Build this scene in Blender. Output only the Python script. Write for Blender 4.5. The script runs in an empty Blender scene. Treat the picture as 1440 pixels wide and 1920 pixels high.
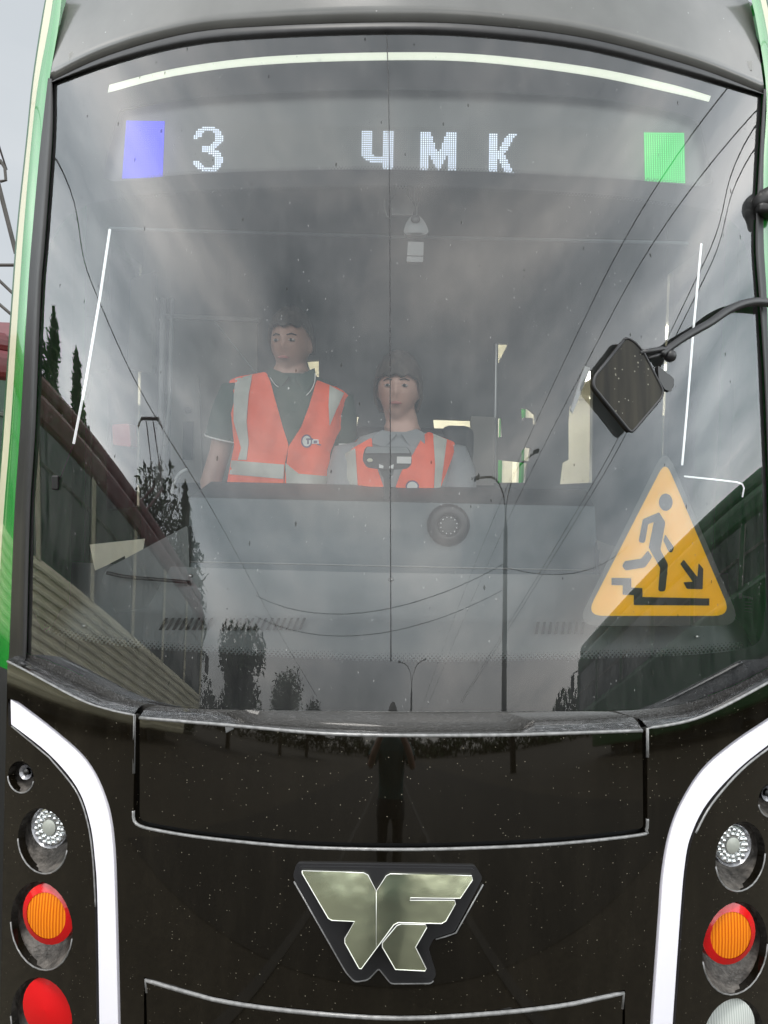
import bpy, bmesh, math, random
from mathutils import Vector, Matrix, geometry
random.seed(7)
R = math.radians
sc = bpy.context.scene
C = sc.collection

# ------------------------------------------------------------------ camera
FPX, EYE = 1441.0, 1.75
YAW, PITCH, ROLL = 1.0, -2.4, 1.3
cam_d = bpy.data.cameras.new("camera"); cam = bpy.data.objects.new("camera", cam_d); C.objects.link(cam)
CM = Matrix.Rotation(R(YAW), 3, 'Z') @ Matrix.Rotation(R(90 + PITCH), 3, 'X') @ Matrix.Rotation(R(ROLL), 3, 'Z')
cam.matrix_world = Matrix.Translation((0, 0, EYE)) @ CM.to_4x4()
cam_d.sensor_fit = 'HORIZONTAL'; cam_d.sensor_width = 36; cam_d.lens = 36 * FPX / 1440
cam_d.clip_start = 0.05; cam_d.clip_end = 3000
sc.camera = cam

# ------------------------------------------------------------------ world, sun
SUN_EL, SUN_AZ = R(66), R(200)          # azimuth from +Y clockwise: behind the photographer
w = bpy.data.worlds.new("World"); sc.world = w; w.use_nodes = True
nt = w.node_tree; nt.nodes.clear()
def N(tree, t, **kw):
    n = tree.nodes.new(t)
    for k, v in kw.items(): setattr(n, k, v)
    return n
L = nt.links.new
out = N(nt, 'ShaderNodeOutputWorld')
sky = N(nt, 'ShaderNodeTexSky', sky_type='NISHITA', sun_disc=False)
sky.sun_elevation = SUN_EL; sky.sun_rotation = SUN_AZ
b1 = N(nt, 'ShaderNodeBackground'); b1.inputs[1].default_value = 0.07
L(sky.outputs[0], b1.inputs[0])
tc = N(nt, 'ShaderNodeTexCoord')
sep = N(nt, 'ShaderNodeSeparateXYZ'); L(tc.outputs['Generated'], sep.inputs[0])
def M_(tree, op, a, b=None, clamp=False):
    n = N(tree, 'ShaderNodeMath', operation=op); n.use_clamp = clamp
    for i, v in enumerate((a, b)):
        if v is None: continue
        if isinstance(v, (int, float)): n.inputs[i].default_value = v
        else: tree.links.new(v, n.inputs[i])
    return n.outputs[0]
zc = M_(nt, 'MAXIMUM', sep.outputs[2], 0.0)
den = M_(nt, 'ADD', zc, 0.32)
comb = N(nt, 'ShaderNodeCombineXYZ')
L(M_(nt, 'MULTIPLY', sep.outputs[0], 0.42), comb.inputs[0]); L(M_(nt, 'MULTIPLY', sep.outputs[1], 0.42), comb.inputs[1]); L(M_(nt, 'MULTIPLY', sep.outputs[2], 1.5), comb.inputs[2])
noi = N(nt, 'ShaderNodeTexNoise'); noi.inputs['Scale'].default_value = 3.6; noi.inputs['Detail'].default_value = 6
noi.inputs['Roughness'].default_value = 0.54; noi.inputs['Distortion'].default_value = 0.15
L(comb.outputs[0], noi.inputs['Vector'])
ramp = N(nt, 'ShaderNodeValToRGB'); cr_ = ramp.color_ramp
cr_.elements[0].position = 0.33; cr_.elements[0].color = (0.85, 0.97, 1.03, 1)
cr_.elements[1].position = 0.70; cr_.elements[1].color = (3.3, 3.2, 3.05, 1)
e = cr_.elements.new(0.5); e.color = (1.75, 1.84, 1.88, 1)
L(noi.outputs['Fac'], ramp.inputs[0])
# brighter, smoother towards the open sky ahead and toward the horizon behind
ahead = M_(nt, 'MULTIPLY', M_(nt, 'ADD', sep.outputs[1], 0.15), 1.6, True)
mixa = N(nt, 'ShaderNodeMixRGB'); mixa.inputs[2].default_value = (0.585, 0.622, 0.65, 1)
L(M_(nt, 'MULTIPLY', ahead, 0.96), mixa.inputs[0]); L(ramp.outputs[0], mixa.inputs[1])
sidef = M_(nt, 'ADD', 1.0, M_(nt, 'MULTIPLY', M_(nt, 'POWER', M_(nt, 'ABSOLUTE', sep.outputs[0]), 5.0), 2.3))
sidef = M_(nt, 'MULTIPLY', sidef, M_(nt, 'ADD', 0.52, M_(nt, 'MULTIPLY', zc, 1.9), False))
sidef = M_(nt, 'MINIMUM', sidef, M_(nt, 'ADD', 1.0, M_(nt, 'MULTIPLY', M_(nt, 'POWER', M_(nt, 'ABSOLUTE', sep.outputs[0]), 5.0), 2.3)))
sb1 = N(nt, 'ShaderNodeVectorMath', operation='SCALE'); L(ramp.outputs[0], sb1.inputs[0]); L(sidef, sb1.inputs['Scale']); L(sb1.outputs[0], mixa.inputs[1])
hz = M_(nt, 'SUBTRACT', 1.0, M_(nt, 'MULTIPLY', zc, 5.0), True)
mixh = N(nt, 'ShaderNodeMixRGB'); mixh.inputs[2].default_value = (2.2, 1.95, 1.65, 1)
L(M_(nt, 'MULTIPLY', M_(nt, 'MULTIPLY', hz, 0.3), M_(nt, 'SUBTRACT', 1.0, ahead)), mixh.inputs[0]); L(mixa.outputs[0], mixh.inputs[1])
b2 = N(nt, 'ShaderNodeBackground'); b2.inputs[1].default_value = 1.0
L(mixh.outputs[0], b2.inputs[0])
ms = N(nt, 'ShaderNodeMixShader'); ms.inputs[0].default_value = 0.88
L(b1.outputs[0], ms.inputs[1]); L(b2.outputs[0], ms.inputs[2]); L(ms.outputs[0], out.inputs[0])

sd = bpy.data.lights.new("sun", 'SUN'); sd.energy = 1.5; sd.angle = R(14); sd.color = (1.0, 0.96, 0.9)
sun = bpy.data.objects.new("sun", sd); C.objects.link(sun)
sdir = Vector((math.sin(SUN_AZ) * math.cos(SUN_EL), math.cos(SUN_AZ) * math.cos(SUN_EL), math.sin(SUN_EL)))
sun.rotation_euler = (-sdir).to_track_quat('-Z', 'Y').to_euler()
sun.location = sdir * 30

vs = sc.view_settings; vs.view_transform = 'Standard'; vs.look = 'None'; vs.exposure = 0.14; vs.gamma = 1.0
sc.cycles.transparent_max_bounces = 24
sc.cycles.max_bounces = 8

# ------------------------------------------------------------------ helpers
def ray(px, py):
    return (CM @ Vector(((px - 720) / FPX, -(py - 960) / FPX, -1))).normalized()
OR = Vector((0, 0, EYE))
def at(px, py, Y):
    d = ray(px, py); return OR + d * (Y / d.y)
def proj(p):
    q = CM.transposed() @ (Vector(p) - OR); return (720 + FPX * q.x / -q.z, 960 - FPX * q.y / -q.z)
def SW(x, z):                                    # the windscreen's surface: depth for a place across and up
    t = z - 1.15
    return 1.95 + 0.205 * t + (0.345 - 0.062 * t) * x * x
def SF(x, z):                                    # the lower fascia's surface
    t = z - 1.14
    k = 0.335
    return 1.835 + 0.185 * t + 0.14 * t * t + k * x * x
def SR(x, z):                                    # the roof fairing's surface
    t = z - 3.0
    return 1.95 + 0.205 * 1.85 + 0.30 * t + 0.5 * max(t, 0) ** 2 + 0.23 * x * x - 0.02
def hit(px, py, S):
    d = ray(px, py); a, b = 0.6, 6.0
    for _ in range(30):
        m = (a + b) / 2; p = OR + d * m
        if p.y < S(p.x, p.z): a = m
        else: b = m
    return OR + d * b
def nrm(S, p):
    e = 1e-3
    return Vector(((S(p.x + e, p.z) - S(p.x - e, p.z)) / 2 / e, -1, (S(p.x, p.z + e) - S(p.x, p.z - e)) / 2 / e)).normalized()
def onS(S, off=0.0):                              # a mapper from the picture's plane to a real surface, off metres out of it
    def f(px, py, extra=0.0):
        p = hit(px, py, S)
        if off or extra:
            nn_ = nrm(S, p)
            if off:
                d = ray(px, py); p = p - d * (off / max(-d.dot(nn_), 0.3))
            if extra: p = p + nn_ * extra
        return p
    return f
def onY(Y):
    def f(px, py, extra=0.0):
        p = at(px, py, Y); p.y -= extra; return p
    return f
def crom(pts, n=6, closed=False):                 # smooth curve through points
    P = [Vector(p) for p in pts]; outp = []
    m = len(P)
    for i in range(m if closed else m - 1):
        p0 = P[(i - 1) % m] if (closed or i > 0) else P[0]
        p1 = P[i]; p2 = P[(i + 1) % m]
        p3 = P[(i + 2) % m] if (closed or i < m - 2) else P[-1]
        for k in range(n):
            t = k / n
            outp.append(0.5 * ((2 * p1) + (-p0 + p2) * t + (2 * p0 - 5 * p1 + 4 * p2 - p3) * t * t + (-p0 + 3 * p1 - 3 * p2 + p3) * t ** 3))
    if not closed: outp.append(P[-1])
    return [tuple(v) for v in outp]
def rounded(poly, r, n=4):                        # polygon with rounded corners; r may be a list
    outp = []; m = len(poly)
    for i in range(m):
        p0, p1, p2 = Vector(poly[i - 1]), Vector(poly[i]), Vector(poly[(i + 1) % m])
        rr = r[i] if isinstance(r, (list, tuple)) else r
        a = (p0 - p1); b = (p2 - p1)
        ra = min(rr, a.length * 0.45); rb = min(rr, b.length * 0.45)
        if ra < 1e-6: outp.append(tuple(p1)); continue
        A = p1 + a.normalized() * ra; B = p1 + b.normalized() * rb
        for k in range(n + 1):
            t = k / n
            outp.append(tuple(A * (1 - t) ** 2 + p1 * 2 * t * (1 - t) + B * t * t))
    return outp
def ellipse(cx, cy, rx, ry, n=28, rot=0):
    c, s = math.cos(rot), math.sin(rot)
    return [(cx + rx * math.cos(a) * c - ry * math.sin(a) * s, cy + rx * math.cos(a) * s + ry * math.sin(a) * c) for a in (2 * math.pi * i / n for i in range(n))]
def inside(p, poly):
    x, y = p; c = False; j = len(poly) - 1
    for i in range(len(poly)):
        xi, yi = poly[i][0], poly[i][1]; xj, yj = poly[j][0], poly[j][1]
        if (yi > y) != (yj > y) and x < (xj - xi) * (y - yi) / (yj - yi) + xi: c = not c
        j = i
    return c
def cdt(outer, holes=(), step=20):
    vs_ = []; ed = []
    for lp in [outer] + list(holes):
        b = len(vs_)
        pts = []
        for i in range(len(lp)):
            p, q = Vector(lp[i][:2]), Vector(lp[(i + 1) % len(lp)][:2])
            k = max(1, int((q - p).length / step))
            pts += [p.lerp(q, j / k) for j in range(k)]
        vs_ += pts; n = len(pts)
        ed += [(b + i, b + (i + 1) % n) for i in range(n)]
    nb = len(vs_)
    xs = [v.x for v in vs_]; ys = [v.y for v in vs_]
    x = min(xs) + step * 0.5; row = 0
    while x < max(xs):
        y = min(ys) + step * (0.3 + 0.5 * (row % 2))
        while y < max(ys):
            if inside((x, y), outer) and not any(inside((x, y), h) for h in holes): vs_.append(Vector((x, y)))
            y += step
        x += step; row += 1
    r = geometry.delaunay_2d_cdt(vs_, ed, [], 0, 1e-5)
    V, F = r[0], r[2]
    tris = []
    for f in F:
        q0, q1, q2 = V[f[0]], V[f[1]], V[f[2]]
        if abs((q1.x - q0.x) * (q2.y - q0.y) - (q1.y - q0.y) * (q2.x - q0.x)) < 0.02: continue
        c = sum((V[i] for i in f), Vector((0, 0))) / len(f)
        if inside(c, outer) and not any(inside(c, h) for h in holes): tris.append(tuple(f))
    return V, tris
def mesh(name, verts, faces, mat, parent=None, smooth=True, mats=None, fm=None):
    me = bpy.data.meshes.new(name); me.from_pydata([tuple(v) for v in verts], [], faces)
    bm = bmesh.new(); bm.from_mesh(me)
    bmesh.ops.recalc_face_normals(bm, faces=bm.faces) if smooth != 'keep' else None
    bm.to_mesh(me); bm.free()
    for m in (mats or [mat]): me.materials.append(m)
    for i, p in enumerate(me.polygons):
        p.use_smooth = bool(smooth)
        if fm: p.material_index = fm[i]
    o = bpy.data.objects.new(name, me); C.objects.link(o)
    if parent: o.parent = parent
    return o
class MB:                                         # collects shapes for ONE mesh
    def __init__(s): s.v = []; s.f = []; s.m = []
    def add(s, v, f, m=0):
        b = len(s.v); s.v += [tuple(x) for x in v]; s.f += [tuple(i + b for i in q) for q in f]; s.m += [m] * len(f); return s
    def box(s, c, d, rz=0, m=0, rot=None):
        cx, cy, cz = c; a, b_, h = d[0] / 2, d[1] / 2, d[2] / 2
        rt = rot or Matrix.Rotation(rz, 3, 'Z')
        v = [Vector(c) + rt @ Vector((x * a, y * b_, z * h)) for x in (-1, 1) for y in (-1, 1) for z in (-1, 1)]
        return s.add(v, [(0, 1, 3, 2), (4, 6, 7, 5), (0, 4, 5, 1), (2, 3, 7, 6), (0, 2, 6, 4), (1, 5, 7, 3)], m)
    def rbox(s, c, d, r=0.02, rz=0, m=0, rot=None):            # box with rounded edges
        bm = bmesh.new(); bmesh.ops.create_cube(bm, size=1)
        for v in bm.verts: v.co = Vector((v.co.x * d[0], v.co.y * d[1], v.co.z * d[2]))
        bmesh.ops.bevel(bm, geom=bm.edges[:], offset=r, segments=3, profile=0.5, affect='EDGES')
        rt = rot or Matrix.Rotation(rz, 3, 'Z')
        bm.verts.index_update()
        v = [Vector(c) + rt @ x.co for x in bm.verts]; f = [[q.index for q in fc.verts] for fc in bm.faces]; bm.free()
        return s.add(v, f, m)
    def tube(s, pts, r, n=8, m=0, cap=True):
        P = [Vector(p) for p in pts]; v = []; f = []
        rr = r if isinstance(r, (list, tuple)) else [r] * len(P)
        up = None
        for i, p in enumerate(P):
            t = (P[min(i + 1, len(P) - 1)] - P[max(i - 1, 0)])
            if t.length < 1e-9: t = Vector((0, 0, 1))
            t.normalize()
            if up is None: up = Vector((0, 0, 1)) if abs(t.z) < 0.9 else Vector((1, 0, 0))
            a = t.cross(up).normalized(); b = a.cross(t).normalized(); up = b
            for k in range(n):
                g = 2 * math.pi * k / n
                v.append(p + (a * math.cos(g) + b * math.sin(g)) * rr[i])
        for i in range(len(P) - 1):
            for k in range(n):
                f.append((i * n + k, i * n + (k + 1) % n, (i + 1) * n + (k + 1) % n, (i + 1) * n + k))
        if cap: f.append(tuple(range(n))[::-1]); f.append(tuple(range((len(P) - 1) * n, len(P) * n)))
        return s.add(v, f, m)
    def ball(s, c, r, nu=16, nv=10, m=0, rot=None):
        v = []; f = []
        rx, ry, rz = (r, r, r) if isinstance(r, (int, float)) else r
        rt = rot or Matrix.Identity(3)
        for j in range(nv + 1):
            b = math.pi * j / nv
            for i in range(nu):
                a = 2 * math.pi * i / nu
                v.append(Vector(c) + rt @ Vector((rx * math.sin(b) * math.cos(a), ry * math.sin(b) * math.sin(a), rz * math.cos(b))))
        for j in range(nv):
            for i in range(nu): f.append((j * nu + i, j * nu + (i + 1) % nu, (j + 1) * nu + (i + 1) % nu, (j + 1) * nu + i))
        return s.add(v, f, m)
    def grid(s, rows, m=0, closed=False):                       # loft of equally long rows
        n = len(rows[0]); v = [p for r_ in rows for p in r_]; f = []
        for i in range(len(rows) - 1):
            for k in range(n if closed else n - 1):
                f.append((i * n + k, i * n + (k + 1) % n, (i + 1) * n + (k + 1) % n, (i + 1) * n + k))
        return s.add(v, f, m)
    def build(s, name, mat, parent=None, smooth=False, keep=False):
        mats = mat if isinstance(mat, list) else [mat]
        me = bpy.data.meshes.new(name); me.from_pydata(s.v, [], s.f)
        for m in mats: me.materials.append(m)
        for i, p in enumerate(me.polygons): p.use_smooth = smooth; p.material_index = s.m[i]
        if not keep:
            bm = bmesh.new(); bm.from_mesh(me); bmesh.ops.remove_doubles(bm, verts=bm.verts, dist=1e-6)
            bmesh.ops.recalc_face_normals(bm, faces=bm.faces); bm.to_mesh(me); bm.free()
        o = bpy.data.objects.new(name, me); C.objects.link(o)
        if parent: o.parent = parent
        return o
def patch(name, outer, holes, mp, mat, parent=None, step=20, depth=0.0, back=False, mats=None):
    """a sheet cut to an outline, laid on a real surface, with its edge turned in by depth"""
    V, T = cdt(outer, holes, step)
    v = [mp(p.x, p.y) for p in V]; f = [tuple(t) for t in T]
    # make every front face look at the camera's side
    ff = []; vote = 0.0
    for t in f:
        a2 = (V[t[1]] - V[t[0]]).cross(V[t[2]] - V[t[0]]) if False else ((V[t[1]].x - V[t[0]].x) * (V[t[2]].y - V[t[0]].y) - (V[t[1]].y - V[t[0]].y) * (V[t[2]].x - V[t[0]].x))
        t = t if a2 > 0 else t[::-1]
        a, b, c = v[t[0]], v[t[1]], v[t[2]]
        vote += (b - a).cross(c - a).dot(a - OR); ff.append(t)
    if vote > 0: ff = [t[::-1] for t in ff]
    nsm = len(ff)
    if depth:
        cnt = {}
        for t in ff:
            for i in range(3):
                e = (t[i], t[(i + 1) % 3]); cnt[e] = 1
        bd = [e for e in cnt if (e[1], e[0]) not in cnt]
        idx = {}
        for e in bd:
            for i in e:
                if i not in idx:
                    p = V[i]; idx[i] = (len(v), len(v) + 1); v.append(Vector(v[i])); v.append(mp(p.x, p.y, -depth))
        for a, b in bd:
            ff.append((idx[b][0], idx[a][0], idx[a][1], idx[b][1]))
    me = bpy.data.meshes.new(name); me.from_pydata([tuple(x) for x in v], [], ff)
    me.materials.append(mat)
    for p in me.polygons: p.use_smooth = True
    o = bpy.data.objects.new(name, me); C.objects.link(o)
    if parent: o.parent = parent
    return o
def tag(o, label=None, cat=None, group=None, kind=None):
    if label: o['label'] = label
    if cat: o['category'] = cat
    if group: o['group'] = group
    if kind: o['kind'] = kind
    return o
def empty(name, loc=(0, 0, 0), rz=0):
    o = bpy.data.objects.new(name, None); C.objects.link(o); o.location = loc; o.rotation_euler = (0, 0, rz)
    o.empty_display_size = 0.2
    return o
def part(o, parent):
    o.parent = parent; return o
def world_child(o, parent):                       # parent a mesh given in world metres to an Empty placed elsewhere
    o.parent = parent
    o.matrix_parent_inverse = (Matrix.Translation(parent.location) @ parent.rotation_euler.to_matrix().to_4x4()).inverted()
    return o

# ------------------------------------------------------------------ materials
MAT = {}
def pr(name, col, rough=0.5, metal=0.0, coat=0.0, emit=None, es=0.0, spec=0.5, var=0.0, vs_=30.0, bump=0.0, bs=60.0, stretch=None, rvar=0.0):
    m = bpy.data.materials.new(name); m.use_nodes = True; t = m.node_tree
    p = t.nodes['Principled BSDF']
    p.inputs['Base Color'].default_value = (*col, 1); p.inputs['Roughness'].default_value = rough
    p.inputs['Metallic'].default_value = metal; p.inputs['Coat Weight'].default_value = coat
    p.inputs['Coat Roughness'].default_value = 0.03; p.inputs['Specular IOR Level'].default_value = spec
    if emit: p.inputs['Emission Color'].default_value = (*emit, 1); p.inputs['Emission Strength'].default_value = es
    vec = None
    if var or bump or rvar:
        tcn = N(t, 'ShaderNodeTexCoord'); mpn = N(t, 'ShaderNodeMapping'); t.links.new(tcn.outputs['Object'], mpn.inputs[0])
        if stretch: mpn.inputs['Scale'].default_value = stretch
        vec = mpn.outputs[0]
    if var:
        nn = N(t, 'ShaderNodeTexNoise'); nn.inputs['Scale'].default_value = vs_; nn.inputs['Detail'].default_value = 6
        t.links.new(vec, nn.inputs['Vector'])
        rp = N(t, 'ShaderNodeValToRGB')
        rp.color_ramp.elements[0].position = 0.3; rp.color_ramp.elements[1].position = 0.7
        rp.color_ramp.elements[0].color = (*[c * (1 - var) for c in col], 1); rp.color_ramp.elements[1].color = (*[min(c * (1 + var), 1) for c in col], 1)
        t.links.new(nn.outputs['Fac'], rp.inputs[0]); t.links.new(rp.outputs[0], p.inputs['Base Color'])
        if rvar:
            t.links.new(M_(t, 'ADD', M_(t, 'MULTIPLY', nn.outputs['Fac'], rvar), rough - rvar / 2, True), p.inputs['Roughness'])
    if bump:
        nb = N(t, 'ShaderNodeTexNoise'); nb.inputs['Scale'].default_value = bs; nb.inputs['Detail'].default_value = 3
        t.links.new(vec, nb.inputs['Vector'])
        bp = N(t, 'ShaderNodeBump'); bp.inputs['Strength'].default_value = bump; bp.inputs['Distance'].default_value = 0.01
        t.links.new(nb.outputs['Fac'], bp.inputs['Height']); t.links.new(bp.outputs[0], p.inputs['Normal'])
    MAT[name] = m
    return m

def add_specks(m, scale=140.0, lo=0.045, col=(0.5, 0.45, 0.35), amount=0.6, sparse=0.62, coat_too=True, stretch=(1, 1, 1)):
    """real dust and dried drops: small spots scattered over the paint"""
    t = m.node_tree; p = t.nodes['Principled BSDF']
    tcn = N(t, 'ShaderNodeTexCoord'); mpn = N(t, 'ShaderNodeMapping'); mpn.inputs['Scale'].default_value = stretch
    t.links.new(tcn.outputs['Object'], mpn.inputs[0])
    vo = N(t, 'ShaderNodeTexVoronoi'); vo.inputs['Scale'].default_value = scale
    t.links.new(mpn.outputs[0], vo.inputs['Vector'])
    spx = N(t, 'ShaderNodeSeparateColor'); t.links.new(vo.outputs['Color'], spx.inputs[0])
    size = M_(t, 'MULTIPLY', spx.outputs[1], lo * 2)
    near = M_(t, 'LESS_THAN', vo.outputs['Distance'], size)
    rare = M_(t, 'GREATER_THAN', spx.outputs[0], sparse)
    msk = M_(t, 'MULTIPLY', M_(t, 'MULTIPLY', near, rare), amount)
    mx = N(t, 'ShaderNodeMixRGB'); mx.inputs[2].default_value = (*col, 1)
    t.links.new(msk, mx.inputs[0])
    if p.inputs['Base Color'].links: t.links.new(p.inputs['Base Color'].links[0].from_socket, mx.inputs[1])
    else: mx.inputs[1].default_value = p.inputs['Base Color'].default_value
    t.links.new(mx.outputs[0], p.inputs['Base Color'])
    return m

def add_smears(m, col=(0.05, 0.042, 0.03), amt=0.75):
    t = m.node_tree; p = t.nodes['Principled BSDF']
    tcn = N(t, 'ShaderNodeTexCoord'); mp = N(t, 'ShaderNodeMapping'); mp.inputs['Scale'].default_value = (6, 3, 1.1); t.links.new(tcn.outputs['Object'], mp.inputs[0])
    nn = N(t, 'ShaderNodeTexNoise'); nn.inputs['Scale'].default_value = 2.2; nn.inputs['Detail'].default_value = 9; nn.inputs['Roughness'].default_value = 0.7; t.links.new(mp.outputs[0], nn.inputs['Vector'])
    k = M_(t, 'MULTIPLY', M_(t, 'SUBTRACT', nn.outputs['Fac'], 0.46, True), 4.5 * amt, True)
    mx = N(t, 'ShaderNodeMixRGB'); mx.inputs[2].default_value = (*col, 1); t.links.new(k, mx.inputs[0])
    t.links.new(p.inputs['Base Color'].links[0].from_socket, mx.inputs[1]); t.links.new(mx.outputs[0], p.inputs['Base Color'])
    t.links.new(M_(t, 'ADD', M_(t, 'MULTIPLY', k, 0.25), p.inputs['Roughness'].default_value), p.inputs['Roughness'])
    t.links.new(M_(t, 'ADD', M_(t, 'MULTIPLY', k, 0.12), 0.02), p.inputs['Coat Roughness'])
def glass_mat(name, tint, ior, gain, dust, rough=0.0, dustcol=(0.45, 0.45, 0.43)):
    m = bpy.data.materials.new(name); m.use_nodes = True; t = m.node_tree; t.nodes.clear()
    o = N(t, 'ShaderNodeOutputMaterial')
    tr = N(t, 'ShaderNodeBsdfTransparent'); tr.inputs[0].default_value = (*tint, 1)
    gl = N(t, 'ShaderNodeBsdfGlossy'); gl.inputs['Roughness'].default_value = rough; gl.inputs[0].default_value = (0.97, 0.98, 1, 1)
    fr = N(t, 'ShaderNodeFresnel'); fr.inputs[0].default_value = ior
    mx = N(t, 'ShaderNodeMixShader')
    t.links.new(M_(t, 'MULTIPLY', fr.outputs[0], gain, True), mx.inputs[0]); t.links.new(tr.outputs[0], mx.inputs[1]); t.links.new(gl.outputs[0], mx.inputs[2])
    df = N(t, 'ShaderNodeBsdfDiffuse'); df.inputs[0].default_value = (*dustcol, 1)
    tcn = N(t, 'ShaderNodeTexCoord'); mpn = N(t, 'ShaderNodeMapping'); mpn.inputs['Scale'].default_value = (9, 9, 0.9)
    t.links.new(tcn.outputs['Object'], mpn.inputs[0])
    nn = N(t, 'ShaderNodeTexNoise'); nn.inputs['Scale'].default_value = 3; nn.inputs['Detail'].default_value = 8; nn.inputs['Roughness'].default_value = 0.65
    t.links.new(mpn.outputs[0], nn.inputs['Vector'])
    d = M_(t, 'MULTIPLY', M_(t, 'SUBTRACT', nn.outputs['Fac'], 0.28, True), dust * 4)
    mx2 = N(t, 'ShaderNodeMixShader'); t.links.new(d, mx2.inputs[0]); t.links.new(mx.outputs[0], mx2.inputs[1]); t.links.new(df.outputs[0], mx2.inputs[2])
    last = mx2.outputs[0]
    if dust:
        # dried drips and small dark bits of dirt, drawn out downwards
        for sc_, st, sparse, siz, colr, amt in ((55, (1, 1, 0.34), 0.86, 0.17, (0.04, 0.04, 0.035), 0.55), (120, (1, 1, 0.5), 0.86, 0.22, (0.55, 0.56, 0.55), 0.25)):
            mp2 = N(t, 'ShaderNodeMapping'); mp2.inputs['Scale'].default_value = st; t.links.new(tcn.outputs['Object'], mp2.inputs[0])
            vo = N(t, 'ShaderNodeTexVoronoi'); vo.inputs['Scale'].default_value = sc_; t.links.new(mp2.outputs[0], vo.inputs['Vector'])
            spx = N(t, 'ShaderNodeSeparateColor'); t.links.new(vo.outputs['Color'], spx.inputs[0])
            k = M_(t, 'MULTIPLY', M_(t, 'LESS_THAN', vo.outputs['Distance'], M_(t, 'MULTIPLY', spx.outputs[1], siz)), M_(t, 'GREATER_THAN', spx.outputs[0], sparse))
            dd = N(t, 'ShaderNodeBsdfDiffuse'); dd.inputs[0].default_value = (*colr, 1)
            m3 = N(t, 'ShaderNodeMixShader'); t.links.new(M_(t, 'MULTIPLY', k, amt), m3.inputs[0]); t.links.new(last, m3.inputs[1]); t.links.new(dd.outputs[0], m3.inputs[2])
            last = m3.outputs[0]
    t.links.new(last, o.inputs[0])
    MAT[name] = m
    return m

glassM = glass_mat('windscreen_glass', (0.96, 0.975, 0.97), 1.7, 1.08, 0.024)
winM = glass_mat('side_glass', (0.45, 0.5, 0.5), 1.6, 1.4, 0.0)
fritM = pr('frit', (0.018, 0.018, 0.02), 0.6)
gloss = pr('gloss_black', (0.005, 0.004, 0.0025), 0.06, coat=0.7, bump=0.02, bs=9)
add_specks(gloss, 150, 0.10, (0.6, 0.55, 0.42), 0.35, 0.80); 
hatchM = pr('gloss_black_hatch', (0.005, 0.004, 0.0025), 0.04, coat=0.8, bump=0.015, bs=7)
add_specks(hatchM, 150, 0.10, (0.6, 0.55, 0.42), 0.35, 0.82)
add_smears(gloss, amt=0.10); add_smears(hatchM, amt=0.05)
edgeM = pr('edge_highlight', (0.20, 0.20, 0.20), 0.28, coat=0.5, var=0.35, vs_=60)  # sky highlight along panel edges put into a lighter base colour
wetM = pr('wet_ledge', (0.035, 0.035, 0.037), 0.22, coat=0.7, bump=1.0, bs=85, stretch=(1, 1.8, 1))
def _wet_glints(t=wetM.node_tree):
    p = t.nodes['Principled BSDF']; tcn = N(t, 'ShaderNodeTexCoord'); mp = N(t, 'ShaderNodeMapping'); mp.inputs['Scale'].default_value = (1, 2.2, 1); mp.inputs['Rotation'].default_value = (0, 0, 0.5)
    t.links.new(tcn.outputs['Object'], mp.inputs[0]); nn = N(t, 'ShaderNodeTexNoise'); nn.inputs['Scale'].default_value = 38; nn.inputs['Detail'].default_value = 5; nn.inputs['Distortion'].default_value = 1.4
    t.links.new(mp.outputs[0], nn.inputs['Vector']); rp = N(t, 'ShaderNodeValToRGB'); e = rp.color_ramp.elements
    e[0].position = .50; e[0].color = (.006, .006, .006, 1); e[1].position = .66; e[1].color = (.17, .17, .18, 1)  # pale ripples: glints on the water painted into the base colour, with dust
    t.links.new(nn.outputs['Fac'], rp.inputs[0]); t.links.new(rp.outputs[0], p.inputs['Base Color'])
_wet_glints()
grooveM = pr('groove', (0.006, 0.006, 0.006), 0.7)
sealM = pr('rubber_seal', (0.022, 0.022, 0.024), 0.42, var=0.2)
pillarM = pr('black_pillar', (0.016, 0.0155, 0.0155), 0.42, coat=0.0, var=0.3, vs_=25, stretch=(1, 1, 0.3))
greenM = pr('green_paint', (0.012, 0.26, 0.03), 0.22, coat=0.9)
creamM = pr('cream_paint', (0.62, 0.60, 0.42), 0.35, coat=0.5)
dkgreenM = pr('dark_green_edge', (0.02, 0.10, 0.035), 0.35)
roofM = pr('grey_paint', (0.135, 0.135, 0.13), 0.20, coat=0.35, var=0.12, vs_=6, bump=0.02, bs=12)
add_specks(roofM, 42, 0.055, (0.42, 0.42, 0.42), 0.6, 0.80)
barM = pr('light_bar', (0.82, 0.81, 0.86), 0.25, emit=(0.86, 0.84, 1.0), es=0.14)
stripM = pr('lit_strip', (0.7, 0.72, 0.6), 0.4, emit=(0.95, 1.0, 0.90), es=0.30)
chromeM = pr('chrome_reflect_tint', (0.80, 0.86, 0.62), 0.17, metal=1.0, var=0.15, vs_=5.5, bump=0.4, bs=5)  # green tint and mottling stand in for greenery reflected in the chrome
rimM = pr('bright_rim', (0.85, 0.86, 0.82), 0.25, metal=0.4)
plateM = pr('emblem_plate', (0.02, 0.02, 0.022), 0.3, coat=0.3)
led_w = pr('led_white', (0.1, 0.1, 0.1), 0.5, emit=(0.72, 0.83, 1.0), es=1.25)
led_b = pr('led_blue', (0.02, 0.02, 0.3), 0.5, emit=(0.0, 0.0, 1.0), es=0.40)
led_b2 = pr('led_blue_dot', (0.02, 0.02, 0.3), 0.5, emit=(0.06, 0.08, 1.0), es=1.7)
led_g = pr('led_green', (0.0, 0.3, 0.05), 0.5, emit=(0.0, 1.0, 0.1), es=0.26)
led_g2 = pr('led_green_dot', (0.0, 0.3, 0.05), 0.5, emit=(0.2, 1.0, 0.35), es=1.1)
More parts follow.
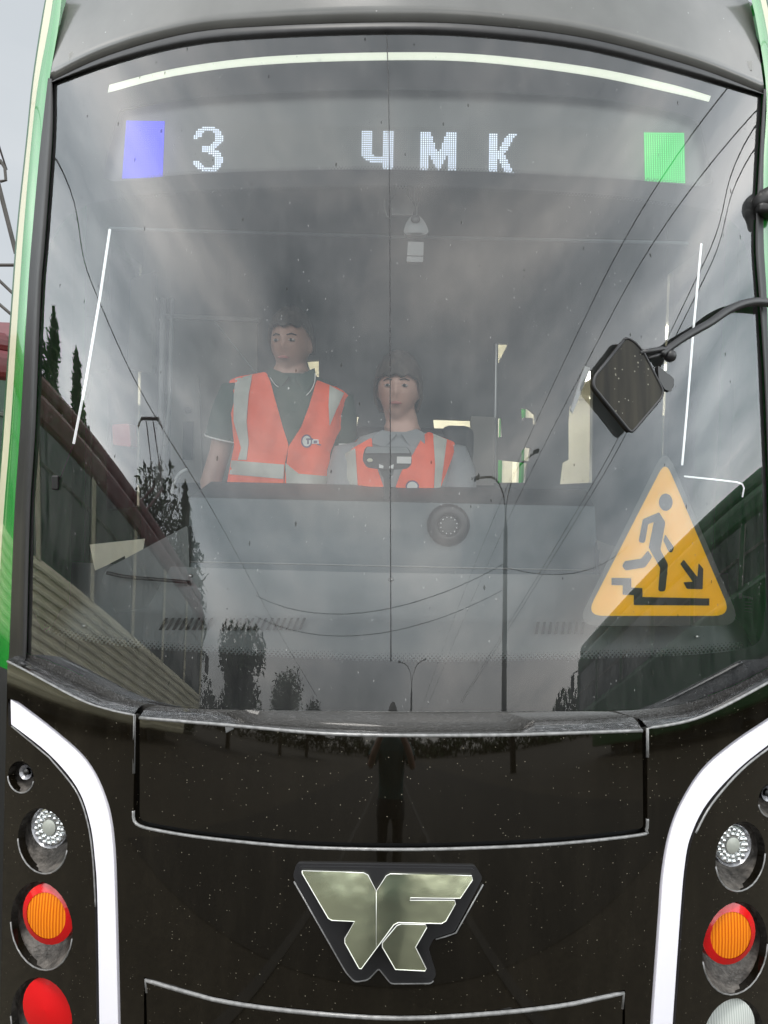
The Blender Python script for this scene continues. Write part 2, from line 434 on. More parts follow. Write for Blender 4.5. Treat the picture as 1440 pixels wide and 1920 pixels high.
boardM = pr('led_board', (0.24, 0.245, 0.24), 0.6)
dotM = pr('led_off', (0.30, 0.30, 0.27), 0.4)
yellowM = pr('sticker_yellow', (1.0, 0.60, 0.008), 0.5)
figM = pr('sticker_ink', (0.035, 0.034, 0.03), 0.5)
filmM = pr('sticker_film', (0.11, 0.11, 0.10), 0.4)
dashM = pr('dash_plastic', (0.145, 0.17, 0.18), 0.55, var=0.08, vs_=4, bump=0.08, bs=400)
dash2 = pr('dash_top', (0.05, 0.052, 0.052), 0.6)
lowM = pr('lower_plastic', (0.26, 0.28, 0.285), 0.5)
wallM = pr('cab_wall', (0.10, 0.105, 0.105), 0.7, var=0.15, vs_=3)
wall2 = pr('cab_panel', (0.22, 0.21, 0.19), 0.6, var=0.1, vs_=3)
ceilM = pr('ceiling_panel', (0.35, 0.35, 0.34), 0.7)
saloonM = pr('saloon_cream', (0.78, 0.75, 0.66), 0.7, var=0.06, vs_=5)
lampceil = pr('saloon_lamp', (0.9, 0.9, 0.85), 0.5, emit=(1.0, 0.97, 0.82), es=14.0)
floorM = pr('cab_floor', (0.06, 0.06, 0.06), 0.8)
metalM = pr('bare_metal', (0.55, 0.56, 0.56), 0.3, metal=0.7)
rodM = pr('bright_rod', (0.85, 0.86, 0.86), 0.35)
glowrod = pr('glow_line', (0.85, 0.86, 0.86), 0.35, emit=(0.95, 1, 1), es=0.75)  # glow added to cab rods that only reflect; no lamp there
blackM = pr('black_plastic', (0.016, 0.016, 0.016), 0.38)
mirM = pr('mirror_back', (0.016, 0.014, 0.009), 0.5, spec=0.25, var=0.8, vs_=5, stretch=(7, 1, 0.5))
add_specks(mirM, 95, 0.13, (0.42, 0.4, 0.33), 0.45, 0.66)
greyM = pr('grey_plastic', (0.32, 0.33, 0.33), 0.5)
whiteM = pr('white_paper', (0.80, 0.76, 0.60), 0.6, var=0.04)
redM = pr('red_lens', (0.62, 0.005, 0.008), 0.18, coat=0.7, emit=(0.7, 0.0, 0.0), es=0.03)
bowlM = pr('lamp_recess', (0.11, 0.10, 0.09), 0.5, var=0.6, vs_=45, bump=0.4, bs=120)
lens = pr('clear_lens', (0.62, 0.64, 0.64), 0.12, metal=0.75)
lensrim = pr('lens_rim', (0.30, 0.30, 0.32), 0.25, metal=0.6)
def ribbed(name, col, dark, sx):
    m = pr(name, col, 0.2, coat=0.7); t = m.node_tree; p = t.nodes['Principled BSDF']
    tcn = N(t, 'ShaderNodeTexCoord'); wv = N(t, 'ShaderNodeTexWave'); wv.inputs['Scale'].default_value = sx; wv.inputs['Distortion'].default_value = 0.8
    t.links.new(tcn.outputs['Object'], wv.inputs['Vector'])
    rp = N(t, 'ShaderNodeValToRGB'); rp.color_ramp.elements[0].color = (*dark, 1); rp.color_ramp.elements[1].color = (*col, 1)
    t.links.new(wv.outputs['Fac'], rp.inputs[0]); t.links.new(rp.outputs[0], p.inputs['Base Color'])
    return m
amberM = ribbed('amber_lens', (0.90, 0.27, 0.008), (0.55, 0.09, 0.0), 34)
amberM.node_tree.nodes['Principled BSDF'].inputs['Emission Color'].default_value = (1, 0.25, 0, 1)
amberM.node_tree.nodes['Principled BSDF'].inputs['Emission Strength'].default_value = 0.03
whlens = ribbed('white_lens', (0.62, 0.65, 0.62), (0.40, 0.43, 0.41), 42)
skinM = pr('skin', (0.44, 0.26, 0.20), 0.5, var=0.05, vs_=14)
skin2 = pr('skin_pale', (0.56, 0.34, 0.27), 0.5, var=0.05, vs_=14)
hairM = pr('dark_hair', (0.07, 0.055, 0.045), 0.6, var=0.4, vs_=60, stretch=(1, 1, 0.2))
orangeM = pr('vest_orange', (1.0, 0.115, 0.03), 0.7, var=0.0, bump=0.9, bs=11)
reflM = pr('reflective_grey', (0.50, 0.50, 0.45), 0.5, var=0.05, vs_=20, bump=0.15, bs=26)
poloM = pr('polo_green', (0.025, 0.062, 0.045), 0.8, bump=0.3, bs=18)
greyshirt = pr('grey_shirt', (0.26, 0.27, 0.28), 0.8, bump=0.3, bs=18)
trouM = pr('dark_trousers', (0.02, 0.022, 0.03), 0.8)
whitefab = pr('white_trim', (0.8, 0.8, 0.78), 0.6)
inkM = pr('badge_ink', (0.13, 0.09, 0.17), 0.6)
lipM = pr('lips', (0.42, 0.15, 0.13), 0.5)
pr('eye_white', (0.45, 0.42, 0.40), 0.4)
eyeM = pr('eye_dark', (0.02, 0.015, 0.012), 0.3)
shoeM = pr('shoe_black', (0.01, 0.01, 0.01), 0.5)

# ------------------------------------------------------------------ setting
def stone(name, c1, c2, scale, bump):
    m = pr(name, c1, 0.9, var=0.0); t = m.node_tree; p = t.nodes['Principled BSDF']
    tcn = N(t, 'ShaderNodeTexCoord')
    vo = N(t, 'ShaderNodeTexVoronoi'); vo.inputs['Scale'].default_value = scale; t.links.new(tcn.outputs['Object'], vo.inputs['Vector'])
    nn = N(t, 'ShaderNodeTexNoise'); nn.inputs['Scale'].default_value = 0.7; nn.inputs['Detail'].default_value = 8; t.links.new(tcn.outputs['Object'], nn.inputs['Vector'])
    mx = N(t, 'ShaderNodeMixRGB'); mx.inputs[1].default_value = (*c1, 1); mx.inputs[2].default_value = (*c2, 1)
    t.links.new(M_(t, 'MULTIPLY', vo.outputs['Distance'], nn.outputs['Fac']), mx.inputs[0]); t.links.new(mx.outputs[0], p.inputs['Base Color'])
    b = N(t, 'ShaderNodeBump'); b.inputs['Strength'].default_value = bump; t.links.new(vo.outputs['Distance'], b.inputs['Height']); t.links.new(b.outputs[0], p.inputs['Normal'])
    return m
groundM = stone('gravel_ground', (0.035, 0.028, 0.018), (0.085, 0.07, 0.045), 26, 0.6)
roadM = stone('asphalt', (0.02, 0.017, 0.012), (0.045, 0.038, 0.027), 90, 0.3)
g = MB().add([(-900, -900, 0), (900, -900, 0), (900, 900, 0), (-900, 900, 0)], [(0, 1, 2, 3)]).build('ground', groundM); tag(g, kind='structure')
g = MB().add([(-3, -60, 0.004), (5, -60, 0.004), (5, 0.9, 0.004), (-3, 0.9, 0.004)], [(0, 1, 2, 3)]).build('road', roadM); tag(g, kind='structure')
railM = pr('rusty_rail', (0.032, 0.027, 0.02), 0.7)
for s in (-0.76, 0.76):
    b = MB().box((s, 10, 0.0), (0.07, 70, 0.02)).build('rail', railM); tag(b, kind='structure')

# ================================================================== THE TRAM
tram = empty('tram', (0, 2.4, 0))
tag(tram, 'modern green and black tram with curved windscreen, lit destination display and white light bars', 'tram')
def T(o, par=None):
    world_child(o, tram) if par is None else None
    if par is not None:
        o.parent = par
    return o
Wn, Fc, Rf = onS(SW), onS(SF), onS(SR)

# --- windscreen glass
topE = crom([(97, 152), (200, 118), (350, 82), (500, 68), (727, 60), (900, 66), (1100, 90), (1300, 140), (1430, 174)], 8)
botE = crom([(48, 1226), (84, 1238), (140, 1262), (197, 1290), (244, 1311), (310, 1324), (430, 1331), (735, 1334), (1000, 1334), (1180, 1332), (1290, 1318), (1380, 1285), (1447, 1250)], 8)
lefE = crom([(97, 152), (98, 250), (84, 450), (76, 550), (66, 800), (56, 960), (50, 1200), (48, 1226)], 6)
rigE = crom([(1430, 174), (1421, 300), (1414, 450), (1421, 560), (1430, 700), (1436, 850), (1444, 1100), (1447, 1250)], 6)
def lerp_poly(P, u):
    x = u * (len(P) - 1); i = min(int(x), len(P) - 2); f = x - i
    return (P[i][0] * (1 - f) + P[i + 1][0] * f, P[i][1] * (1 - f) + P[i + 1][1] * f)
def arc_poly(P, u):                               # by arc length
    d = [0]
    for a, b in zip(P, P[1:]): d.append(d[-1] + math.hypot(a[0] - b[0], a[1] - b[1]))
    t = u * d[-1]
    for i in range(len(P) - 1):
        if t <= d[i + 1] + 1e-9:
            f = (t - d[i]) / max(d[i + 1] - d[i], 1e-9)
            return (P[i][0] * (1 - f) + P[i + 1][0] * f, P[i][1] * (1 - f) + P[i + 1][1] * f)
    return P[-1]
def coons(u, v):
    t, b, l, r = arc_poly(topE, u), arc_poly(botE, u), arc_poly(lefE, v), arc_poly(rigE, v)
    o = []
    for k in (0, 1):
        a = (1 - v) * t[k] + v * b[k] + (1 - u) * l[k] + u * r[k]
        c = (1 - u) * (1 - v) * topE[0][k] + u * (1 - v) * topE[-1][k] + (1 - u) * v * botE[0][k] + u * v * botE[-1][k]
        o.append(a - c)
    return o
rows = [[Wn(*coons(i / 110, j / 120)) for i in range(111)] for j in range(121)]
wg = MB().grid(rows).build('windscreen', glassM, smooth=True, keep=True)
if wg.data.polygons[5000].normal.y > 0: wg.data.flip_normals()
T(wg)
outl = [arc_poly(topE, i / 40) for i in range(40)] + [arc_poly(rigE, i / 30) for i in range(30)] + [arc_poly(botE, 1 - i / 40) for i in range(40)] + [arc_poly(lefE, 1 - i / 30) for i in range(30)]
def shrink(P, k=1.5):
    cx = sum(p[0] for p in P) / len(P); cy = sum(p[1] for p in P) / len(P)
    return [(p[0] - k * (1 if p[0] > cx else -1) * min(1, abs(p[0] - cx) / 200), p[1] - k * (1 if p[1] > cy else -1) * min(1, abs(p[1] - cy) / 200)) for p in P]
mainop = crom([(61, 1140), (66, 800), (78, 590), (88, 480), (125, 410), (200, 376), (400, 356), (740, 348), (1100, 363), (1280, 385), (1362, 408), (1400, 470), (1413, 600), (1428, 900), (1436, 1130)], 5) \
       + crom([(1432, 1180), (1395, 1216), (1200, 1232), (740, 1240), (300, 1218), (130, 1196), (78, 1180)], 5)
dispop = rounded(crom([(192, 332), (216, 222)], 2)[:-1] + crom([(226, 206), (400, 181), (740, 168), (1100, 184), (1296, 218)], 5)[:-1] + [(1310, 228), (1336, 342)] + crom([(1320, 350), (1100, 331), (740, 318), (400, 324), (212, 341)], 5), 4, 2)
frit = patch('frit_border', shrink(outl, 2), [mainop, dispop], onS(SW, -0.004), fritM, step=26); T(frit, None)
# the fading dots along the border's edges
db = MB()
def dotrow(line, rows_, pitch, d0, dirn=-1):
    n = 0
    tot = sum(math.hypot(a[0] - b[0], a[1] - b[1]) for a, b in zip(line, line[1:]))
    cnt = int(tot / pitch)
    for r_ in range(rows_):
        for i in range(cnt):
            p = arc_poly(line, (i + 0.5 * (r_ % 2)) / cnt)
            rr = d0 * (1 - 0.22 * r_)
            c = (p[0], p[1] + dirn * (1.6 + r_ * pitch * 0.55))
            q = [onS(SW, -0.0045)(c[0] + dx, c[1] + dy) for dx, dy in ((-rr, 0), (0, -rr), (rr, 0), (0, rr))]
            db.add(q, [(0, 1, 2, 3)])
dotrow(crom([(84, 1182), (130, 1196), (300, 1218), (740, 1240), (1200, 1232), (1395, 1216)], 5), 4, 7.6, 3.0)
dotrow(crom([(212, 341), (400, 324), (740, 318), (1100, 331), (1320, 350)], 5), 2, 6, 1.8)
dotrow(crom([(200, 376), (400, 356), (740, 348), (1100, 363), (1280, 385)], 5), 2, 6, 1.8, 1)
db.build('frit_dots', fritM, frit)
# centre joint of the two panes, thin dark line
jl = [onS(SW, 0.0015)(x, y) for x, y in crom([(725, 62), (729, 200), (731, 500), (732, 900), (733, 1240)], 6)]
T(MB().tube(jl, 0.0016, 6).build('pane_joint', sealM, smooth=True))

# --- top seal and grey fairing
s_up = crom([(92, 154), (200, 104), (350, 62), (500, 48), (727, 41), (900, 46), (1100, 71), (1300, 124), (1434, 176)], 8)
m = len(s_up)
rws = []
for k, off in ((0.0, 0.004), (0.3, 0.012), (0.65, 0.010), (1.0, -0.001)):
    rws.append([onS(SW, off)(s_up[i][0] * (1 - k) + arc_poly(topE, i / (m - 1))[0] * k, s_up[i][1] * (1 - k) + (arc_poly(topE, i / (m - 1))[1] + 4) * k) for i in range(m)])
T(MB().grid(rws).build('top_seal', sealM, smooth=True))
fx_top = [(-0.06 + (i / (m - 1)) * 1.12) for i in range(m)]
rws = []
prev = [onS(SW, 0.006)(*p) for p in s_up]
rws.append([onS(SW, -0.006)(p[0], p[1] + 3) for p in s_up])
for k in range(13):
    t = k / 12
    row = []
    for i, p in enumerate(prev):
        xx = p.x * (1 - 0.035 * t)
        row.append(Vector((xx, p.y + 0.14 * t + 0.22 * t ** 4, p.z + 0.66 * t - 0.06 * t ** 4)))
    rws.append(row)
fair = T(MB().grid(rws).build('roof_fairing', roofM, smooth=True))
# dark brow above the fairing's ends
for s, q in ((1, [(1366, 2), (1400, 20), (1413, 34), (1419, 30), (1420, 12), (1400, 0), (1380, -14)]),):
    T(patch('brow_trim', q, [], onS(SR, 0.03), sealM, step=8, depth=0.03))

# --- pillars and green corners, left from the photo, right as its mirror image past the frame
def strip(name, A, B, offA, offB, mat, surf=SW, n=40, mid=0.0):
    rows_ = []
    for k in range(5):
        t = k / 4
        rows_.append([onS(surf, offA * (1 - t) + offB * t + mid * math.sin(math.pi * t))(*(arc_poly(A, i / n)[j] * (1 - t) + arc_poly(B, i / n)[j] * t for j in (0, 1))) for i in range(n + 1)])
    return T(MB().grid(rows_).build(name, mat, smooth=True))
Lg = crom([(99, 148), (99, 250), (85, 450), (77, 550), (67, 800), (57, 960), (51, 1200), (49, 1242)], 6)
Lb = crom([(90, 146), (78, 250), (62, 420), (52, 550), (38, 800), (27, 960), (18, 1200), (15, 1242)], 6)
Lb0 = crom([(117, -30), (111, 40), (92, 152), (78, 250), (62, 420), (52, 550), (38, 800), (27, 960), (18, 1200), (14, 1300), (10, 1400), (4, 1600), (-3, 1900), (-6, 2050)], 6)
Lc2 = crom([(103, -30), (93, 40), (72, 152), (60, 250), (45, 420), (36, 550), (20, 800), (7, 960), (-8, 1200), (-15, 1300), (-22, 1400), (-30, 1600), (-38, 1900), (-40, 2050)], 6)
Lc1 = crom([(92, -30), (80, 40), (63, 152), (53, 250), (35, 420), (25, 550), (8, 800), (-4, 960), (-20, 1200), (-28, 1300), (-34, 1400), (-42, 1600), (-50, 1900), (-52, 2050)], 6)
Ls = crom([(90, -30), (77, 40), (60, 152), (50, 250), (32, 420), (22, 550), (5, 800), (-8, 960), (-24, 1200), (-32, 1300), (-38, 1400), (-46, 1600), (-54, 1900), (-56, 2050)], 6)
def sh(P, d): return [(p[0] + d, p[1]) for p in P]
def row3(P, off, n=70, surf=SW):
    o = []
    for i in range(n + 1):
        x, y = arc_poly(P, i / n); p = hit(x, y, surf); o.append(at(x, y, p.y + off))
    return o
def corner(side):
    # every row is a line of points down the corner; the side wall runs straight back from the last
    if side < 0:
        g_, b_, c2, c1, s_ = Lg, Lb, Lc2, Lc1, Ls; b0 = Lb0
    else:
        g_ = [(1431, 168), (1423, 300), (1416, 450), (1423, 560), (1432, 700), (1438, 850), (1446, 1100), (1450, 1260)]
        b_ = [(1437, 166), (1432, 300), (1432, 450), (1438, 560), (1442, 700), (1450, 850), (1466, 1100), (1476, 1260)]
        b0 = [(1400, -30), (1416, 30), (1437, 170), (1432, 300), (1432, 450), (1438, 560), (1442, 700), (1450, 850), (1466, 1100), (1476, 1260), (1484, 1400), (1492, 1600), (1498, 1900), (1500, 2050)]
        g_, b_, b0 = crom(g_, 6), crom(b_, 6), crom(b0, 6)
        c2 = [(p[0] + 17, p[1]) for p in b0]; c1 = [(p[0] + 27, p[1]) for p in b0]; s_ = [(p[0] + 30, p[1]) for p in b0]
    n = 60
    # black pillar between glass and paint
    rws = []
    for t, off in ((0, -0.003), (0.03, 0.008), (0.3, 0.012), (0.55, 0.010), (0.6, 0.006), (0.95, 0.007), (1, -0.004)):
        rws.append([onS(SW, off)(*(arc_poly(g_, i / n)[j] * (1 - t) + arc_poly(b_, i / n)[j] * t for j in (0, 1))) for i in range(n + 1)])
    T(MB().grid(rws).build('windscreen_pillar', pillarM, smooth=True))
    A = row3(b0, 0.004); B = row3(c2, 0.02); Cc = row3(c1, 0.035); D = row3(s_, 0.05)
    AB = [(a + b) * 0.5 + Vector((0, -0.006, 0)) for a, b in zip(A, B)]
    T(MB().grid([A, AB, B]).build('corner_panel', greenM, smooth=True))
    T(MB().grid([B, Cc]).build('cream_stripe', creamM, smooth=True))
    E = [Vector((p.x + side * 0.012, p.y + 0.06, p.z)) for p in D]
    T(MB().grid([Cc, D]).build('corner_edge', dkgreenM, smooth=True))
    return E, D
EL, DL = corner(-1)
ER, DR = corner(1)
# --- body shell behind the front
HW = 1.24; LEN0, LEN1 = 2.75, 13.0
def shell(side, D):
    mb = MB(); X = side * HW
    back = [Vector((X + side * 0.0, LEN0 + 0.15, p.z)) for p in D]
    mb.grid([D, [d.lerp(b, 0.5) + Vector((side * 0.01, 0, 0)) for d, b in zip(D, back)], back])
    T(mb.build('front_quarter', greenM, smooth=True))
    ys = [LEN0 + 0.15]; wins = []
    y = 3.0
    while y < 12.5:
        wins.append((y + 0.12, y + 1.42)); y += 1.6
    sb = MB()
    th = 0.05
    sb.box((X - side * th / 2, (LEN0 + .15 + LEN1) / 2, 0.95), (th, LEN1 - LEN0 - .15, 1.3))
    sb.box((X - side * th / 2, (LEN0 + .15 + LEN1) / 2, 2.98), (th, LEN1 - LEN0 - .15, 0.56))
    e0 = LEN0 + .15
    for a, b in wins + [(LEN1, LEN1)]:
        if a > e0: sb.box((X - side * th / 2, (e0 + a) / 2, 2.15), (th, a - e0, 1.1))
        e0 = b
    T(sb.build('side_wall', greenM))
    ib = MB(); e0 = 3.62
    for a, b in wins + [(LEN1, LEN1)]:
        if a > e0: ib.box((X - side * (th + 0.012), (e0 + a) / 2, 2.15), (0.02, a - e0, 1.1))
        e0 = max(b, 3.62)
    ib.box((X - side * (th + 0.012), 8.3, 2.95), (0.02, 9.3, 0.48))
    T(ib.build('window_lining', saloonM))
    for a, b in wins:
        wb = MB().box((X - side * 0.02, (a + b) / 2, 2.15), (0.012, b - a, 1.1))
        T(wb.build('side_window', winM))
shell(-1, DL); shell(1, DR)
rb = MB(); rp = []
for i in range(13):
    a = math.pi * i / 12
    rp.append((HW * math.cos(a) if abs(math.cos(a)) < 0.99 else HW * math.copysign(1, math.cos(a)), 3.24 + 0.22 * math.sin(a) ** 0.7))
rb.grid([[Vector((x, y, z)) for x, z in rp] for y in (2.75, 13.0)])
T(rb.build('roof', roofM, smooth=True))
T(MB().box((0, 8.0, 0.42), (2.4, 10.4, 0.12)).build('underframe', grooveM))
T(MB().rbox((0, 5.2, 0.33), (2.2, 5.6, 0.34), 0.06).build('front_skirt', grooveM))
T(MB().box((0, 13.0, 1.85), (2.4, 0.06, 2.8)).build('rear_wall', saloonM))

# --- lower fascia
fl_top = crom([(14, 1240), (60, 1264), (150, 1312), (205, 1331), (252, 1341)], 5)
fr_top = crom([(1214, 1366), (1290, 1352), (1350, 1328), (1440, 1280), (1490, 1250)], 5)
hat_bot = crom([(250, 1520), (256, 1545), (300, 1558), (400, 1573), (560, 1588), (740, 1593), (900, 1590), (1050, 1582), (1198, 1566), (1212, 1556), (1214, 1535)], 4)
low_top = crom([(270, 1832), (400, 1868), (550, 1890), (735, 1903), (900, 1896), (1050, 1880), (1172, 1856)], 5)
fascia_out = fl_top + hat_bot + fr_top + [(1500, 1400), (1505, 1700), (1508, 2050)] + [(1172, 2050)] + low_top[::-1] + [(270, 2050)] + [(-4, 2050), (0, 1900), (6, 1600), (11, 1400)]
barL = crom([(20, 1311), (100, 1372), (160, 1428), (194, 1494), (210, 1570), (216, 1700), (222, 1960), (223, 2050)], 5) + crom([(188, 2050), (187, 1960), (183, 1700), (178, 1610), (168, 1540), (144, 1476), (92, 1414), (21, 1358)], 5)
barR = crom([(1480, 1325), (1440, 1352), (1375, 1396), (1320, 1444), (1280, 1506), (1257, 1566), (1244, 1640), (1238, 1720), (1224, 1920), (1216, 2050)], 5) + crom([(1252, 2050), (1261, 1920), (1275, 1720), (1284, 1620), (1296, 1565), (1326, 1506), (1382, 1444), (1440, 1397), (1480, 1370)], 5)
def grow(P, d):
    o = []; n = len(P)
    area = sum(P[i][0] * P[(i + 1) % n][1] - P[(i + 1) % n][0] * P[i][1] for i in range(n))
    sgn = 1 if area > 0 else -1
    for i in range(n):
        a = Vector(P[i - 1]); b = Vector(P[(i + 1) % n]); t = (b - a)
        t = t.normalized() if t.length > 1e-6 else Vector((1, 0))
        o.append((P[i][0] + t.y * d * sgn, P[i][1] - t.x * d * sgn))
    return o
def egg(cx, cy, rx, ry, side, n=30):
    return ellipse(cx, cy, rx, ry, n, rot=R(10) * side)
holesL = [egg(39, 1457, 24, 30, -1), egg(80, 1577, 46, 62, -1), egg(78, 1736, 57, 84, -1), egg(78, 1912, 57, 80, -1)]
holesR = [egg(1448, 1500, 26, 33, 1), egg(1388, 1606, 46, 66, 1), egg(1378, 1778, 60, 88, 1), egg(1374, 1955, 58, 84, 1)]
holes = holesL + holesR + [grow(barL, 5), grow(barR, 5)]
fas = T(patch('lower_fascia', fascia_out, holes, Fc, gloss, step=17, depth=0.022))
T(patch('fascia_backing', [(-4, 1248), (60, 1275), (150, 1325), (252, 1352), (440, 1372), (735, 1394), (1000, 1390), (1214, 1378), (1350, 1340), (1500, 1262), (1508, 2050), (-4, 2050)], holesL + holesR, onS(SF, -0.03), grooveM, step=40))
hat_out = crom([(262, 1346), (440, 1361), (600, 1375), (735, 1379), (880, 1379), (1000, 1377), (1204, 1370)], 5) + rounded([(1205, 1440), (1206, 1553), (1120, 1563)], [0, 8, 0], 3) + crom([(1050, 1570), (900, 1578), (740, 1581), (560, 1576), (400, 1561), (330, 1551)], 4) + rounded([(300, 1546), (262, 1538), (262, 1450)], [0, 12, 0], 3)
T(patch('front_hatch', hat_out, [], onS(SF, -0.001), hatchM, step=17, depth=0.02))
low_out = [(p[0] * 1.0 + (4 if p[0] < 400 else -4 if p[0] > 1100 else 0), p[1] + 6) for p in low_top] + [(1164, 2050), (278, 2050)]
T(patch('bumper_panel', low_out, [], onS(SF, 0.004), gloss, step=17, depth=0.02))
# pale edge tubes, the sky's highlight painted into their grey
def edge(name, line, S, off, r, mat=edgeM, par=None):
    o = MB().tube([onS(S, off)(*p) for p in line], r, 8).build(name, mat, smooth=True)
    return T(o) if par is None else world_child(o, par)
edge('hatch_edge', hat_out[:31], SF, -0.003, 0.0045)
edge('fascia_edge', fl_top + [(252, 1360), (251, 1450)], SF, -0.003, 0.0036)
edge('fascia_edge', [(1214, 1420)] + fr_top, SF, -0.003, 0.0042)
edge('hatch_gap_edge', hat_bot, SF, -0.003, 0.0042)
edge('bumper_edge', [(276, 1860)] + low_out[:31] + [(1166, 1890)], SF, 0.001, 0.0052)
# ledge: wet black top of the fascia, in three pieces
def ledge(name, front, rear, n=50):
    A = [onS(SF, -0.007)(arc_poly(front, i / n)[0], arc_poly(front, i / n)[1] - 1.5) for i in range(n + 1)]
    B = [onS(SW, -0.001)(*arc_poly(rear, i / n)) for i in range(n + 1)]
    Mx = [a.lerp(b, 0.5) + Vector((0, 0, 0.003)) for a, b in zip(A, B)]
    D = [b + Vector((0, 0.01, -0.06)) for b in B]
    return T(MB().grid([A, Mx, B, D]).build(name, wetM, smooth=True))
ledge('ledge', [(14, 1239), (60, 1263), (150, 1311), (205, 1330), (252, 1340)], [(42, 1228), (127, 1273), (200, 1308), (240, 1317), (266, 1322)])
ledge('ledge', [(262, 1345), (350, 1353), (440, 1360)], [(276, 1326), (350, 1328), (424, 1336)])
ledge('ledge', [(440, 1360), (600, 1374), (735, 1378), (880, 1378), (1000, 1376)], [(424, 1336), (450, 1357), (735, 1373), (980, 1371), (1004, 1353)])
ledge('ledge', [(1000, 1376), (1100, 1373), (1204, 1369)], [(1004, 1353), (1100, 1350), (1186, 1344)])
ledge('ledge', [(1214, 1365), (1290, 1351), (1350, 1327), (1440, 1279), (1490, 1249)], [(1196, 1346), (1290, 1334), (1340, 1316), (1440, 1262), (1490, 1236)])
# smooth cowl strip under the glass
cw = MB(); rws = []
for k, (t, off) in enumerate(((0, 0.0), (0.5, -0.004), (1, -0.006))):
    rws.append([onS(SW, off)(arc_poly(botE, i / 60)[0], arc_poly(botE, i / 60)[1] - 1 + t * 42) for i in range(61)])
cowlM = pr('cowl_gloss', (0.05, 0.048, 0.045), 0.13, coat=1.0); cowlM.node_tree.nodes['Principled BSDF'].inputs['Coat IOR'].default_value = 2.3
T(cw.grid(rws).build('cowl_strip', cowlM, smooth=True))

# --- light bars
T(patch('light_bar', barL, [], onS(SF, -0.002), barM, step=14, depth=0.015))
T(patch('light_bar', barR, [], onS(SF, -0.002), barM, step=14, depth=0.015))
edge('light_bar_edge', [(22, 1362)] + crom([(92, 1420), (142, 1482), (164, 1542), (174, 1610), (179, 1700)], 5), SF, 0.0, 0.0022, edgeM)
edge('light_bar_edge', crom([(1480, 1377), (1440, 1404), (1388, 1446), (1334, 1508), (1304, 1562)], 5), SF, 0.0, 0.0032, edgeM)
T(patch('marker_strip', crom([(205, 159), (330, 128), (500, 106), (730, 98), (900, 102), (1100, 125), (1250, 156), (1333, 180)], 5) + crom([(1329, 191), (1250, 172), (1100, 141), (900, 117), (730, 113), (500, 121), (330, 142), (202, 174)], 5), [], onS(SW, -0.0025), stripM, step=14))

# --- lamps
def lamp(side, hole, cx, cy, rp_, kind, label=None):
    c0 = Fc(cx, cy)
    rpm = rp_ * c0.y / FPX                       # radius in metres
    tilt = Matrix.Rotation(R(13) * side, 3, 'Z') @ Matrix.Rotation(R(-5), 3, 'X')
    n = len(hole)
    bowl = MB()
    f0 = [onS(SF, -0.002)(*p) for p in hole]
    cen = c0 + Vector((0, 0.11, 0))
    mid = [p.lerp(Vector((cen.x, p.y + 0.05, cen.z)), 0.05) + Vector((0, 0.05, 0)) for p in f0]
    bk = [Vector(((m_.x - cen.x) * 0.7 + cen.x, cen.y + 0.02, (m_.z - cen.z) * 0.8 + cen.z)) for m_ in mid]
    bowl.grid([f0, mid, bk], closed=True); bowl.add(bk, [tuple(range(n))])
    hb = T(bowl.build('lamp_recess', bowlM, smooth=True))
    edge('recess_edge', [hole[i % n] for i in (range(n // 12, n // 2 + 2) if side < 0 else range(-1, n // 2 - 1))], SF, 0.0, 0.0022)
    base = c0 + Vector((0, 0.018, 0))
    def disc(r0, r1, y0, y1, mat, name, par, k=28, dome=0.0):
        mb = MB(); rws_ = []
        for j in range(6):
            t = j / 5; rr = r0 * (1 - t) + r1 * t
            yy = y0 + (y1 - y0) * t - dome * (1 - (rr / max(r0, r1)) ** 2)
            rws_.append([base + tilt @ Vector((rr * math.cos(2 * math.pi * i / k), yy, rr * math.sin(2 * math.pi * i / k))) for i in range(k)])
        mb.grid(rws_, closed=True)
        if r1 < 1e-3: pass
        o = mb.build(name, mat, smooth=True)
        return T(o) if par is None else world_child(o, tram) if False else part_world(o, par)
    if kind == 'head':
        h = disc(rpm * 1.0, rpm * 1.05, 0.0, 0.07, lensrim, 'headlight', None)
        disc(rpm * 0.98, rpm * 0.86, -0.003, 0.006, lensrim, 'lamp_rim', h)
        disc(rpm * 0.86, 0.0005, 0.004, 0.004, lens, 'lens', h, dome=0.006)
        fac = MB()
        for ring, cnt in ((0.72, 17), (0.52, 12)):
            for i in range(cnt):
                a = 2 * math.pi * i / cnt + ring
                p = base + tilt @ Vector((rpm * ring * math.cos(a), -0.001, rpm * ring * math.sin(a)))
                fac.ball(p, (rpm * 0.13, 0.006, rpm * 0.10), 6, 4)
        part_world(fac.build('reflector_facets', MAT['facet']), h)
        disc(rpm * 0.36, 0.0005, -0.004, -0.004, MAT['bulb'], 'bulb_cover', h, dome=0.004)
    elif kind == 'turn':
        h = disc(rpm * 1.02, rpm * 1.05, 0.0, 0.07, redM, 'rear_light', None)
        disc(rpm * 1.02, rpm * 0.77, -0.002, -0.010, redM, 'red_ring', h, dome=0.004)
        disc(rpm * 0.77, 0.0005, -0.010, -0.010, amberM, 'amber_lens', h, dome=0.006)
    elif kind in ('red', 'white'):
        mt = redM if kind == 'red' else whlens
        h = disc(rpm * 1.02, rpm * 1.05, 0.0, 0.07, mt, 'rear_light' if kind == 'red' else 'reversing_light', None)
        disc(rpm * 1.02, 0.0005, -0.002, -0.008, mt, 'lens', h, dome=0.010)
    else:
        h = disc(rpm * 1.0, rpm * 1.0, 0.0, 0.07, blackM, 'corner_sensor', None)
        disc(rpm * 0.95, rpm * 0.45, -0.002, 0.01, lensrim, 'ring', h)
        disc(rpm * 0.42, 0.0005, 0.0, 0.0, blackM, 'lens', h, dome=0.006)
    if label: h['label'] = label
    return h
